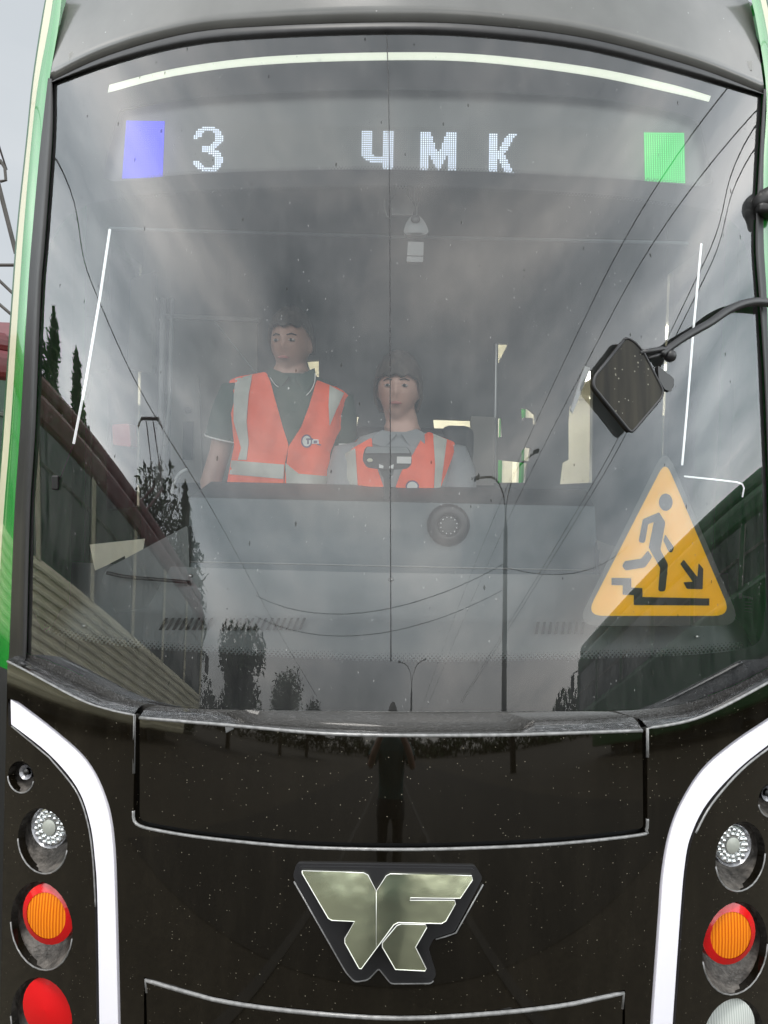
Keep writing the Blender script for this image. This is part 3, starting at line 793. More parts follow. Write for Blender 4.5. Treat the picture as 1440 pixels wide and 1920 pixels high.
def part_world(o, par):
    o.parent = par; o.matrix_parent_inverse = par.matrix_parent_inverse.copy()
    # the parent sits under the tram's Empty with its own inverse; both cancel in world space
    o.matrix_parent_inverse = Matrix.Identity(4)
    return o
pr('facet', (0.82, 0.84, 0.84), 0.08, metal=0.9)
pr('bulb', (0.42, 0.44, 0.40), 0.3, metal=0.2)
lamp(-1, holesL[0], 43, 1452, 15, 'sensor'); lamp(-1, holesL[1], 88, 1556, 41, 'head')
lamp(-1, holesL[2], 86, 1720, 57, 'turn', 'amber lens inside a red ring'); lamp(-1, holesL[3], 86, 1896, 57, 'red', 'plain red round lamp')
lamp(1, holesR[0], 1446, 1492, 16, 'sensor'); lamp(1, holesR[1], 1378, 1590, 41, 'head')
lamp(1, holesR[2], 1371, 1757, 57, 'turn', 'amber lens inside a red ring'); lamp(1, holesR[3], 1371, 1935, 56, 'white', 'white ribbed reversing lamp')

# --- emblem
def ec(P): return [(530 + x / 3.692, 1600 + y / 3.692) for x, y in P]
pl = rounded(ec([(95, 70), (1335, 88), (1385, 170), (1190, 545), (1045, 590), (1010, 660), (1065, 840), (1030, 895), (750, 898), (665, 790), (590, 870), (500, 885), (440, 820), (70, 160)]), 6, 3)
plate = T(patch('emblem', pl, [], onS(SF, 0.008), plateM, step=9, depth=0.012))
pl2 = rounded(ec([(115, 90), (1325, 105), (1345, 175), (1175, 510), (1030, 570), (990, 660), (1035, 835), (1000, 865), (770, 858), (665, 745), (560, 840), (520, 845), (470, 800), (100, 150)]), 6, 3)
part_world(patch('emblem_inset', pl2, [], onS(SF, 0.011), plateM, step=9, depth=0.004), plate)
P1 = ec([(135, 120), (560, 135), (590, 150), (648, 262), (718, 155), (745, 142), (1308, 155), (1315, 185), (1230, 312), (885, 308), (880, 325), (1190, 325), (1197, 350), (1130, 470), (1100, 487), (800, 480), (770, 495), (545, 800), (528, 798), (430, 620), (430, 590), (497, 472), (340, 465), (315, 450), (135, 140)])
P2 = ec([(820, 490), (990, 495), (998, 515), (920, 650), (995, 800), (985, 815), (780, 805), (690, 650), (690, 620), (790, 500)])
def EM(e0):                                       # letters tilted back to mirror more sky, proud of the plate at their foot
    def f(x, y, extra=0.0): return onS(SF, e0 + 0.0145 + 0.036 * max(0, (y - 1630)) / 190)(x, y, extra)
    return f
for P in (P1, P2):
    a = part_world(patch('emblem_letter', P, [], EM(0), chromeM, step=9, depth=0.006), plate)
    part_world(MB().tube([EM(0.0005)(*p) for p in P + P[:1]], 0.0011, 6).build('letter_rim', rimM, smooth=True), plate)
part_world(MB().tube([EM(0.0005)(*p) for p in ec([(648, 262), (648, 655)])], 0.0006, 6).build('letter_seam', rimM, smooth=True), plate)
for seg in (pl[36:], ):
    pass
lowedge = rounded(ec([(68, 175), (440, 825), (500, 890), (590, 875), (665, 795), (750, 902), (1030, 900), (1068, 845)]), 6, 3)[3:-4]
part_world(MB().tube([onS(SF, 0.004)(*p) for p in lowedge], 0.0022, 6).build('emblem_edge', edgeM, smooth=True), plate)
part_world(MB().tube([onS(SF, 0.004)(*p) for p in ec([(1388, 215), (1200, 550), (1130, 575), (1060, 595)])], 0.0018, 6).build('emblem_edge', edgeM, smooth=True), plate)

# --- warning sticker inside the glass
def st(P): return [(1090 + x / 4.8, 860 + y / 4.8) for x, y in P]
tri = rounded(st([(757, 15), (1355, 1415), (38, 1415)]), [26, 34, 34], 7)
tri2 = rounded(st([(757, -110), (1445, 1505), (-50, 1505)]), [38, 42, 42], 7)
stk = T(patch('warning_sticker', tri2, [tri], onS(SW, -0.0032), filmM, step=14))
part_world(patch('yellow_triangle', tri, [], onS(SW, -0.0030), yellowM, step=14), stk)
fg = []
fg.append(ellipse(*st([(760, 392)])[0], 62 / 4.8, 78 / 4.8, 20))
fg.append(rounded(st([(553, 545), (700, 482), (757, 572), (712, 820), (780, 950), (757, 1195), (690, 1195), (710, 985), (606, 800), (652, 570), (602, 588), (572, 762), (514, 752)]), [3, 2, 3, 3, 3, 6, 6, 2, 2, 2, 3, 6, 6], 3))
fg.append(rounded(st([(755, 680), (835, 800), (815, 848), (785, 838), (738, 735)]), 3, 3))
fg.append(rounded(st([(600, 825), (638, 885), (575, 978), (395, 1007), (368, 965), (390, 922), (540, 900)]), 3, 3))
fg.append(st([(272, 1072), (450, 1075), (450, 1160), (550, 1165), (550, 1245), (1152, 1258), (1152, 1322), (472, 1318), (472, 1228), (372, 1225), (372, 1140), (272, 1138)]))
fg.append(rounded(st([(922, 908), (1045, 1065), (1055, 940), (1098, 990), (1092, 1175), (950, 1172), (918, 1112), (1003, 1108), (890, 948)]), 2, 3))
for P in fg:
    part_world(patch('pictogram', P, [], onS(SW, -0.0026), figM, step=12), stk)
# small maker's mark on the glass
mk = MB()
def mq(x0, y0, x1, y1):
    q = [onS(SW, -0.0026)(*p) for p in ((x0, y0), (x1, y0 + (x1 - x0) * .1), (x1, y1 + (x1 - x0) * .1), (x0, y1))]; mk.add(q, [(0, 1, 2, 3)])
mq(1385, 1112, 1392, 1122)
for i in range(6): mq(1394 + i * 3, 1116 + i * .7, 1396.1 + i * 3, 1120.5 + i * .7)
for i in range(4): mq(1396, 1128 + i * 6, 1409, 1128.9 + i * 6)
T(mk.build('glass_mark', figM))

# --- destination display
LB = -0.035
brd = T(patch('destination_display', crom([(186, 345), (216, 212), (740, 150), (1300, 212), (1345, 358), (740, 330)], 3, True), [], onS(SW, LB), boardM, step=26))
DP = onS(SW, LB + 0.003)
def lattice(mb, x0, y0, cols, rws_, pitch, r, test=None, slope=0.0, lean=0.0):
    for j in range(rws_):
        for i in range(cols):
            if test and not test(i, j): continue
            x = x0 + i * pitch + lean * j; y = y0 + j * pitch + slope * i * pitch
            q = [DP(x + dx, y + dy) for dx, dy in ((-r, -r), (r, -r), (r, r), (-r, r))]
            mb.add(q, [(0, 1, 2, 3)])
bm_off = MB(); lattice(bm_off, 330, 232, 218, 22, 4.02, 0.75, None, 0.011); part_world(bm_off.build('led_grid', dotM), brd)
G3 = ["....######....", "..##########..", ".####....####.", ".###......###.", "####......####", "##........####", "..........####", ".........####.", "........####..", "....#######...", "....######....", "....########..", ".......######.", ".........####.", "..........####", "..........####", "###.......####", "####......###.", ".####....####.", "..##########..", "....#######..."]
G4 = ["#####.....#####"] * 10 + ["#####.....#####", "######....#####", ".##############", "..#############", "....###########", "..........#####", "..........#####", "..........#####"]
GM = ["#####.......#####", "#####.......#####", "######.....######", "######.....######", "######.....######", "#######...#######", "#######...#######", "#######...#######", "########.########", "#################", "#################", "####.#######.####", "####.#######.####", "####..#####..####", "####..#####..####", "####...###...####", "####...###...####", "####....#....####"]
GK = ["####.....####", "####....####.", "####...####..", "####...####..", "####..####...", "####..####...", "####.####....", "####.####....", "########.....", "#######......", "########.....", "########.....", "####.####....", "####.####....", "####..####...", "####..####...", "####...####..", "####...####..", "####....####."]
for nm, gph, x0, y0 in (('digit', G3, 365, 239), ('letter', G4, 680, 247), ('letter', GM, 790, 249), ('letter', GK, 919, 252)):
    mb = MB(); lattice(mb, x0, y0, len(gph[0]), len(gph), 4.02, 1.4, lambda i, j: gph[j][i] == '#', 0.012, -0.05)
    part_world(mb.build(nm, led_w), brd)
for nm, q, m1, m2 in (('blue_square', [(237, 226), (309, 227), (305, 333), (229, 335)], led_b, led_b2), ('green_square', [(1207, 248), (1283, 249), (1285, 344), (1209, 340)], led_g, led_g2)):
    a = part_world(patch(nm, q, [], onS(SW, LB + 0.002), m1, step=20), brd)
    mb = MB()
    for j in range(26):
        for i in range(18):
            u, v = (i + .5) / 18, (j + .5) / 26
            x = (q[0][0] * (1 - u) + q[1][0] * u) * (1 - v) + (q[3][0] * (1 - u) + q[2][0] * u) * v
            y = (q[0][1] * (1 - u) + q[1][1] * u) * (1 - v) + (q[3][1] * (1 - u) + q[2][1] * u) * v
            r_ = 0.8; mb.add([DP(x + dx, y + dy) for dx, dy in ((-r_, -r_), (r_, -r_), (r_, r_), (-r_, r_))], [(0, 1, 2, 3)])
    part_world(mb.build(nm + '_dots', m2), brd)

# --- outside mirrors
def mc(P): return [(1080 + x / 4, 560 + y / 4) for x, y in P]
MY = 2.0
mir = MB(); mpoly = rounded(mc([(375, 290), (440, 325), (500, 392), (665, 715), (420, 1003), (395, 985), (130, 660), (135, 590)]), [7, 8, 8, 14, 8, 6, 8, 8], 4)
mo = patch('outside_mirror', mpoly, [], onS(SW, 0.034), mirM, step=12, depth=0.018); T(mo)
part_world(MB().tube([onS(SW, 0.033)(*p) for p in mpoly + mpoly[:1]], 0.0042, 8).build('mirror_rim', sealM, smooth=True), mo)
armp = [onS(SW, Y)(*p) for p, Y in zip(crom(mc([(640, 420), (700, 370), (800, 300), (900, 240), (1010, 178), (1120, 100), (1220, 50), (1330, 25), (1440, 30), (1560, 45)]), 4), [0.028 + 0.01 * i / 36 for i in range(37)])]
part_world(MB().tube(armp, [0.0105 + 0.004 * (i / 36) for i in range(37)], 10).build('mirror_arm', sealM, smooth=True), mo)
hb = MB()
hb.tube([onS(SW, 0.03)(*p) for p in mc([(480, 410), (560, 392), (650, 378), (720, 420)])], 0.008, 8)
hb.tube([onS(SW, 0.026)(*p) for p in mc([(540, 450), (600, 430), (660, 400), (710, 440)])], 0.006, 8)
hb.ball(onS(SW, 0.026)(*mc([(705, 430)])[0]), 0.019, 12, 8)
part_world(hb.build('mirror_bracket', sealM, smooth=True), mo)
part_world(patch('mirror_clamp', rounded(mc([(615, 500), (735, 598), (732, 660), (712, 697), (665, 680), (620, 600)]), 3, 3), [], onS(SW, 0.028), blackM, step=10, depth=0.014), mo)
# rear view camera pod, upper right
pod = MB(); pc = at(1452, 376, 2.60)
pod.ball(pc, (0.075, 0.05, 0.05), 18, 12, rot=Matrix.Rotation(R(-20), 3, 'Y'))
pod.rbox(pc + Vector((0.0, 0.0, -0.035)), (0.13, 0.08, 0.035), 0.012)
T(pod.build('camera_pod', pillarM, smooth=True))

# ------------------------------------------------------------------ cab interior
def plane_poly(name, poly, Y, mat, th=0.02, par=None, step=40, r=0):
    q = rounded(poly, r, 3) if r else poly
    o = patch(name, q, [], onY(Y), mat, step=step, depth=-th if False else 0.0)
    o2 = patch(name, q, [], lambda x, y, e=0.0: at(x, y, Y) + Vector((0, -e, 0)), mat, step=step, depth=th)
    bpy.data.objects.remove(o)
    return T(o2) if par is None else part_world(o2, par)
# dashboard
dr = [(396, 1098, 903, 2.70, 6), (366, 1110, 925, 2.47, 3), (357, 1115, 933, 2.445, 0), (354, 1118, 990, 2.44, 0), (350, 1122, 1050, 2.43, 0), (352, 1120, 1056, 2.415, 0), (352, 1120, 1086, 2.405, 0), (350, 1122, 1092, 2.39, 0), (350, 1126, 1182, 2.33, 0), (350, 1126, 1188, 2.31, 0)]
rws = []
for xl, xr, y, Y, _ in dr:
    rws.append([at(xl + (xr - xl) * i / 30, y + 0.022 * ((xr - xl) * i / 30), Y + 0.10 * abs(2 * i / 30 - 1) ** 4) for i in range(31)])
dash = T(MB().grid(rws[2:]).build('dashboard', dashM, smooth=True))
part_world(MB().grid(rws[:3]).build('dash_top', dash2, smooth=True), dash)
for k in (0, -1):
    part_world(MB().grid([[r_[k] for r_ in rws], [r_[k] + Vector((0, 0.35, 0)) for r_ in rws]]).build('dash_side', dashM, smooth=True), dash)
# horizontal trim lines
for y, Y in ((1053, 2.42), (1089, 2.392)):
    part_world(MB().tube([at(352 + 768 * i / 20, y + 0.022 * 768 * i / 20, Y + 0.10 * abs(2 * i / 20 - 1) ** 4 - 0.004) for i in range(21)], 0.0025, 6).build('dash_trim', greyM, smooth=True), dash)
# lower shelf in front of dash, following the glass
def shelf_row(y, dz, n=40, x0=62, x1=1440):
    out_ = []
    for i in range(n + 1):
        x = x0 + (x1 - x0) * i / n
        p = hit(x, y + 0.018 * (x - 740) - 18 * ((x - 740) / 700) ** 2 * 0.9, SW); out_.append(p + Vector((0, dz, 0)))
    return out_
rws = [shelf_row(1100, 0.30), shelf_row(1186, 0.27), shelf_row(1192, 0.20), shelf_row(1250, 0.05)]
T(MB().grid(rws).build('vent_shelf', lowM, smooth=True))
for x0, x1 in ((268, 380), (390, 560), (1020, 1130)):
    vb = MB()
    n = int((x1 - x0) / 13)
    for i in range(n):
        xa = x0 + i * 13
        q = [hit(xa + dx, yy + 0.012 * (x0 - 740), SW) + Vector((0, dz, 0.004)) for dx, yy, dz in ((8, 1187, 0.17), (14, 1187, 0.17), (6, 1208, 0.14), (0, 1208, 0.14))]
        vb.add(q, [(0, 1, 2, 3)])
    T(vb.build('vent_slots', grooveM))
# side consoles
def console(side, poly, Y0, Y1):
    mb = MB(); A = [at(*p, Y0) for p in poly]; B = [at(*p, Y1) for p in poly]
    n = len(A)
    V_, T_ = cdt(poly, [], 40)
    o = patch('side_console', rounded(poly, 6, 3), [], lambda x, y, e=0.0: at(x, y, Y0 + (Y1 - Y0) * (x - poly[0][0]) / (poly[1][0] - poly[0][0] + 1e-6)) + Vector((0, -e, 0)), lowM, step=30, depth=0.05)
    return T(o)
con = console(-1, [(200, 1066), (352, 985), (356, 1088), (352, 1190), (235, 1185), (190, 1090)], 2.44, 2.50)
T(MB().tube([at(*p, 2.42) for p in crom([(200, 1074), (240, 1082), (300, 1087), (356, 1092)], 4)], 0.006, 8).build('console_rail', blackM, smooth=True))
con2 = console(1, [(1124, 1016), (1240, 1050), (1300, 1120), (1310, 1200), (1122, 1190)], 2.46, 2.50)
T(plane_poly('console_tray', [(1120, 1012), (1134, 1018), (1126, 1050), (1119, 1050)], 2.44, whiteM, 0.01) if False else plane_poly('console_clip', [(1119, 1012), (1134, 1020), (1120, 1034)], 2.45, greyM, 0.01, step=10))
# round vent on the dash
sp = MB(); c0 = at(841, 985, 2.425)
def ring(mb, c, r0, r1, y0, y1, k=32):
    mb.grid([[c + Vector((r * math.cos(2 * math.pi * i / k), y, r * math.sin(2 * math.pi * i / k))) for i in range(k)] for r, y in ((r0, y0), ((r0 + r1) / 2, min(y0, y1) - 0.008), (r1, y1))], closed=True)
ring(sp, c0, 0.068, 0.045, 0.01, -0.01); ring(sp, c0, 0.045, 0.032, -0.01, 0.004)
spk = T(sp.build('round_vent', blackM, smooth=True))
cc = MB(); cc.ball(c0 + Vector((0, 0.0, 0)), (0.031, 0.008, 0.031), 24, 8); part_world(cc.build('vent_cap', dash2, smooth=True), spk)
dd = MB()
for i in range(12):
    a = 2 * math.pi * (i + .5) / 12; dd.ball(c0 + Vector((0.026 * math.cos(a), -0.010, 0.026 * math.sin(a))), 0.0026, 6, 4)
part_world(dd.build('vent_studs', rodM), spk)

# walls, ceiling, partition
PY = 3.55
def P3(x, z, Y=PY): return Vector((x, Y, z))
opens = [[(1066, 790), (1068, 765), (1106, 692), (1112, 694), (1110, 905), (1050, 908), (1055, 868), (1066, 862)],
         [(934, 643), (954, 643), (934, 682)], [(934, 783), (941, 783), (941, 820), (934, 820)],
         [(977, 765), (990, 765), (1004, 776), (1004, 796), (999, 796), (999, 784), (982, 783), (979, 794)],
         [(978, 845), (986, 838), (996, 840), (992, 864), (978, 864)], [(934, 862), (990, 868), (984, 905), (934, 905)],
         [(812, 786), (883, 788), (884, 845), (818, 835)], [(574, 676), (598, 674), (598, 722), (588, 716)],
         [(652, 780), (672, 780), (668, 806), (654, 800)], [(388, 740), (393, 740), (392, 838), (388, 838)], [(397, 752), (412, 760), (400, 800)],
         [(308, 738), (312, 738), (310, 832), (307, 832)]]
wq = [proj(P3(-1.2, 0.45)), proj(P3(1.2, 0.45)), proj(P3(1.2, 3.2)), proj(P3(-1.2, 3.2))]
cabw = T(patch('cab_partition', wq, opens, onY(PY), wallM, step=60, depth=0.05))
T(MB().box((0, 7.6, 0.62), (2.36, 10.4, 0.04)).build('floor_panel', floorM))
T(MB().box((0, 8.3, 3.18), (2.36, 9.4, 0.03)).build('saloon_ceiling', saloonM))
T(MB().box((0, 3.1, 3.16), (2.3, 0.9, 0.03)).build('cab_ceiling', ceilM))
lm = MB(); lm.box((0, 8.3, 3.15), (0.16, 8.6, 0.02)); lm.box((-0.7, 8.3, 3.15), (0.10, 8.6, 0.02)); lm.box((0.7, 8.3, 3.15), (0.10, 8.6, 0.02))
T(lm.build('saloon_light', lampceil))
T(MB().box((-1.17, 8.3, 1.1), (0.03, 9.4, 1.0)).box((1.17, 8.3, 1.1), (0.03, 9.4, 1.0)).build('saloon_lining', saloonM))
# cab details on the partition
plane_poly('door_panel', [(320, 596), (482, 604), (482, 905), (320, 905)], 3.50, wall2, 0.02)
plane_poly('door_header', [(310, 588), (486, 596), (486, 603), (310, 596)], 3.47, greyM, 0.02)
plane_poly('switch_panel', [(340, 706), (372, 704), (380, 905), (338, 905)], 3.46, wall2, 0.02)
plane_poly('switch_recess', [(343, 790), (362, 790), (360, 862), (342, 862)], 3.44, dash2, 0.01)
T(MB().ball(at(352, 768, 3.44), (0.016, 0.008, 0.016), 12, 6).build('round_button', dash2, smooth=True))
T(MB().tube([at(402, 602, 3.47), at(440, 650, 3.47), at(478, 698, 3.47)], 0.004, 6).build('door_stay', greyM))
for xs, r_, mt in (((302, 309), 0.011, greyM), ((318, 312), 0.008, greyM)):
    T(MB().tube([at(xs[0] + 4, 560, 3.1), at(xs[0], 760, 3.1), at(xs[1] - 14, 935, 3.1)], r_, 10).build('grab_pole', mt, smooth=True))
T(MB().tube([at(*p, 3.0) for p in crom([(352, 880), (338, 886), (328, 902), (322, 925)], 4)], 0.006, 8).build('grab_handle', rodM, smooth=True))
plane_poly('partition_post', [(884, 780), (928, 782), (926, 910), (884, 910)], 3.42, wall2, 0.05)
T(MB().tube([at(931, 645, 3.45), at(929, 780, 3.45), at(927, 905, 3.45)], 0.006, 8).build('partition_post', metalM))
plane_poly('window_edge', [(1096, 686), (1107, 690), (1074, 775), (1070, 768)], 3.40, rodM, 0.02, step=14)
plane_poly('locker_door', [(246, 522), (288, 508), (286, 700), (240, 690)], 3.30, wall2, 0.04)
plane_poly('fire_extinguisher', rounded([(210, 796), (242, 794), (246, 838), (212, 834)], 5, 3), 2.75, pr('extinguisher_red', (0.45, 0.02, 0.03), 0.4), 0.07, step=12)
# a row of dim saloon shapes
# driver's seat
seat = MB(); sb_ = at(862, 850, 3.02)
seat.rbox(sb_ + Vector((-0.20, 0.0, -0.28)), (0.5, 0.12, 0.75), 0.05); seat.rbox(sb_ + Vector((-0.20, -0.22, -0.70)), (0.5, 0.5, 0.13), 0.05)
seat.tube([sb_ + Vector((-0.2, -0.2, -0.75)), sb_ + Vector((-0.2, -0.2, -1.1))], 0.06, 12)
sea = T(seat.build('driver_seat', dash2, smooth=False))
part_world(MB().rbox(at(856, 835, 3.0), (0.13, 0.09, 0.15), 0.035).build('headrest', dash2, smooth=True), sea)

# sun blind with side rods given an added glow
T(MB().tube([at(206, 430, 2.52), at(187, 560, 2.5), at(160, 720, 2.47), at(138, 832, 2.45)], 0.0042, 8).build('glowing_rod', glowrod, smooth=True))
T(MB().tube([at(138, 832, 2.45), at(124, 868, 2.44), at(112, 900, 2.43)], 0.002, 8).build('blind_cord', blackM, smooth=True))
T(MB().rbox(at(104, 905, 2.425), (0.02, 0.015, 0.045), 0.004).build('blind_latch', blackM))
T(MB().tube([at(1315, 457, 2.52), at(1300, 620, 2.5), at(1288, 770, 2.47), at(1279, 872, 2.45)], 0.0034, 8).build('glowing_rod', glowrod, smooth=True))
T(MB().tube([at(*p, 2.48) for p in [(1283, 893), (1340, 899), (1382, 904), (1392, 908), (1395, 915), (1392, 932)]], 0.0024, 8).build('glowing_rod', glowrod, smooth=True))
blc = T(MB().tube([at(206, 428, 2.55), at(460, 436, 2.55), at(745, 444, 2.55), at(1000, 449, 2.55), at(1290, 456, 2.55)], 0.005, 8).build('blind_roller', dashM, smooth=True))
# rain sensor, its bracket and a small white box at the top of the glass
sx = lambda P: [(700 + x / 9, 330 + y / 9) for x, y in P]
def cabp(name, poly, Y, mat, th=0.02, r=2): return plane_poly(name, poly, Y, mat, th, step=12, r=r)
cabp('sensor_bracket', sx([(370, 150), (560, 150), (560, 310), (700, 520), (660, 660), (310, 660), (300, 420), (390, 300)]), 2.40, MAT['grey_plastic'], 0.01)
cabp('bracket_shadow_plate', sx([(560, 165), (690, 165), (680, 450), (570, 300)]), 2.38, blackM, 0.01)
cabp('sensor_housing', rounded(sx([(620, 690), (710, 655), (800, 690), (880, 790), (935, 930), (900, 985), (720, 1025), (550, 990), (510, 930), (550, 800)]), 3, 3), 2.36, MAT['grey_plastic'], 0.02, 0)
cabp('sensor_screen', sx([(580, 805), (845, 805), (845, 955), (580, 955)]), 2.335, lowM, 0.004)
T(MB().ball(at(*sx([(712, 730)])[0], 2.335), (0.0145, 0.006, 0.0125), 16, 8).build('sensor_lens', blackM, smooth=True))
T(MB().tube([at(*p, 2.38) for p in sx([(820, 190), (770, 420), (735, 560), (730, 670)])], 0.0025, 6).build('sensor_cable', greyM, smooth=True))
T(MB().tube([at(*p, 2.38) for p in sx([(190, 400), (190, 560), (230, 690), (280, 700)])], 0.002, 6).build('sensor_cable', greyM, smooth=True))
wb_ = cabp('white_box', sx([(585, 1105), (850, 1115), (845, 1345), (570, 1340)]), 2.36, greyM, 0.03)
cabp('white_box_base', sx([(565, 1355), (845, 1362), (835, 1455), (560, 1445)]), 2.36, greyM, 0.02)
# screw caps at the foot of the glass
for x, y in ((357, 1080), (733, 1087), (158, 1174), (1306, 1194)):
    T(MB().ball(onS(SW, -0.012)(x, y), (0.008, 0.004, 0.006), 10, 6).build('glass_clip', metalM, smooth=True))

# ------------------------------------------------------------------ things in the cab
box = empty('ticket_terminal', tuple(at(726, 935, 2.40)))
tag(box, 'black terminal on a stand on the dashboard, in front of the seated person', 'terminal')
def BW(o): return world_child(o, box)
tp = lambda P: [(640 + x / 7.2, 790 + y / 7.2) for x, y in P]
ty = 2.30
BW(patch('body', rounded(tp([(330, 340), (890, 345), (950, 430), (950, 580), (890, 640), (640, 655), (480, 640), (340, 620), (285, 520), (300, 420)]), 5, 3), [], lambda x, y, e=0.0: at(x, y, ty) + Vector((0, -e, 0)), MAT['dash_top'], step=12, depth=0.045))
BW(patch('top_face', rounded(tp([(345, 345), (885, 350), (930, 430), (315, 430)]), 3, 3), [], lambda x, y, e=0.0: at(x, y, ty - 0.006) + Vector((0, -e, 0)), lowM, step=12, depth=0.004))
BW(patch('sticker', tp([(750, 475), (945, 478), (940, 570), (748, 568)]), [], onY(ty - 0.006), whitefab, step=12))
BW(MB().ball(at(*tp([(385, 525)])[0], ty - 0.004), (0.009, 0.003, 0.006), 12, 6).build('round_label', whiteM))
BW(patch('clip', tp([(510, 575), (570, 600), (565, 635), (508, 630)]), [], onY(ty - 0.008), rodM, step=12))
BW(patch('clip', tp([(650, 600), (708, 580), (702, 640), (645, 635)]), [], onY(ty - 0.008), rodM, step=12))
BW(patch('stand', rounded(tp([(500, 630), (720, 630), (700, 720), (655, 770), (650, 1010), (640, 1060), (545, 1060), (575, 1010), (572, 770), (540, 720)]), 3, 3), [], lambda x, y, e=0.0: at(x, y, ty + 0.02 + max(0, (y - 890)) * 0.003) + Vector((0, -e, 0)), dashM, step=12, depth=0.03))
pap = patch('paper_card', [(168, 1021), (272, 1010), (268, 1030), (236, 1052), (234, 1042), (200, 1060), (178, 1070)], [], lambda x, y, e=0.0: at(x, y, 2.58) + Vector((0, -e, 0)), whiteM, step=20, depth=0.004)
tag(pap, 'cream card standing beside the dashboard behind the left part of the windscreen', 'card')

# ------------------------------------------------------------------ people
def lerp_sec(secs, z):
    if z <= secs[0][0]: return secs[0][1:]
    for a, b in zip(secs, secs[1:]):
        if z <= b[0]:
            t = (z - a[0]) / (b[0] - a[0]); t = t * t * (3 - 2 * t)
            return tuple(a[i] * (1 - t) + b[i] * t for i in range(1, len(a)))
    return secs[-1][1:]
def torso_rows(secs, cx, cy, grow_=0.0, z0=None, z1=None, n=40, nz=30, p=2.4):
    z0 = secs[0][0] if z0 is None else z0; z1 = secs[-1][0] if z1 is None else z1
    rws_ = []
    for j in range(nz + 1):
        z = z0 + (z1 - z0) * j / nz; a, b = lerp_sec(secs, z)[:2]; a += grow_; b += grow_
        row = []
        for i in range(n):
            g_ = 2 * math.pi * i / n; c, s = math.cos(g_), math.sin(g_)
            row.append(Vector((cx + a * math.copysign(abs(c) ** (2 / p), c), cy + b * math.copysign(abs(s) ** (2 / p), s), z)))
        rws_.append(row)
    return rws_
def head_mesh(mb, c, w_, h, d, yaw=0.0, pitch=0.0):
    """head: skull, jaw, nose, lips, brow, eye hollows, ears; c at mid head, face towards -Y"""
    rt = Matrix.Rotation(yaw, 3, 'Z') @ Matrix.Rotation(pitch, 3, 'X')
    nu, nv = 44, 36; v = []; f = []
    for j in range(nv + 1):
        b = math.pi * j / nv
        for i in range(nu):
            a = 2 * math.pi * i / nu
            x = math.sin(b) * math.cos(a); y = math.sin(b) * math.sin(a); z = math.cos(b)
            k = 1.0
            if z < 0:                            # the jaw narrows to the chin
                k = 1 - 0.30 * (-z) ** 1.3
            X = x * k; Y = y * (1 - 0.12 * max(-z, 0) * (1 if y < 0 else 2.4)); Z = z
            if y < 0:
                Y *= 0.93
                fx = X; front = max(0, -y) ** 2
                Y -= 0.16 * math.exp(-((fx / 0.13) ** 2)) * math.exp(-(((Z + 0.18) / 0.15) ** 2)) * front      # nose tip
                Y -= 0.07 * math.exp(-((fx / 0.09) ** 2)) * math.exp(-(((Z - 0.02) / 0.16) ** 2)) * front      # bridge
                Y += 0.10 * math.exp(-(((abs(fx) - 0.36) / 0.16) ** 2)) * math.exp(-(((Z - 0.03) / 0.09) ** 2)) * front
                Y -= 0.04 * math.exp(-((fx / 0.5) ** 2)) * math.exp(-(((Z - 0.17) / 0.07) ** 2)) * front       # brow
                Y -= 0.06 * math.exp(-((fx / 0.24) ** 2)) * math.exp(-(((Z + 0.47) / 0.06) ** 2)) * front      # lips
                Y += 0.03 * math.exp(-((fx / 0.3) ** 2)) * math.exp(-(((Z + 0.62) / 0.06) ** 2)) * front
                Y -= 0.06 * math.exp(-((fx / 0.28) ** 2)) * math.exp(-(((Z + 0.82) / 0.13) ** 2)) * front      # chin
            v.append(c + rt @ Vector((X * w_, Y * d, Z * h)))
    for j in range(nv):
        for i in range(nu): f.append((j * nu + i, j * nu + (i + 1) % nu, (j + 1) * nu + (i + 1) % nu, (j + 1) * nu + i))
    mb.add(v, f)
    for s in (-1, 1):
        mb.ball(c + rt @ Vector((s * w_ * 0.98, d * 0.12, -0.06 * h)), (0.010, 0.018, 0.032), 10, 8, rot=rt)
    return rt
def hand(mb, p, dirn, side):
    dv = Vector(dirn).normalized(); sd = dv.cross(Vector((0, 1, 0))).normalized() if abs(dv.y) < 0.9 else Vector((1, 0, 0))
    mb.tube([p, p + dv * 0.04, p + dv * 0.085], [0.026, 0.036, 0.034], 10)
    for i, ln in enumerate((0.070, 0.080, 0.075, 0.058)):
        b = p + dv * 0.08 + sd * (i - 1.5) * 0.019
        cu = Vector((0, -0.02, 0))
        mb.tube([b, b + dv * ln * 0.5, b + dv * ln * 0.85 + cu * 0.8, b + dv * ln + cu * 1.6], [0.0095, 0.009, 0.0085, 0.007], 8)
    b = p + dv * 0.03 - sd * side * 0.03
    mb.tube([b, b - sd * side * 0.02 + dv * 0.03, b - sd * side * 0.022 + dv * 0.06 + Vector((0, -0.012, 0))], [0.012, 0.011, 0.009], 8)

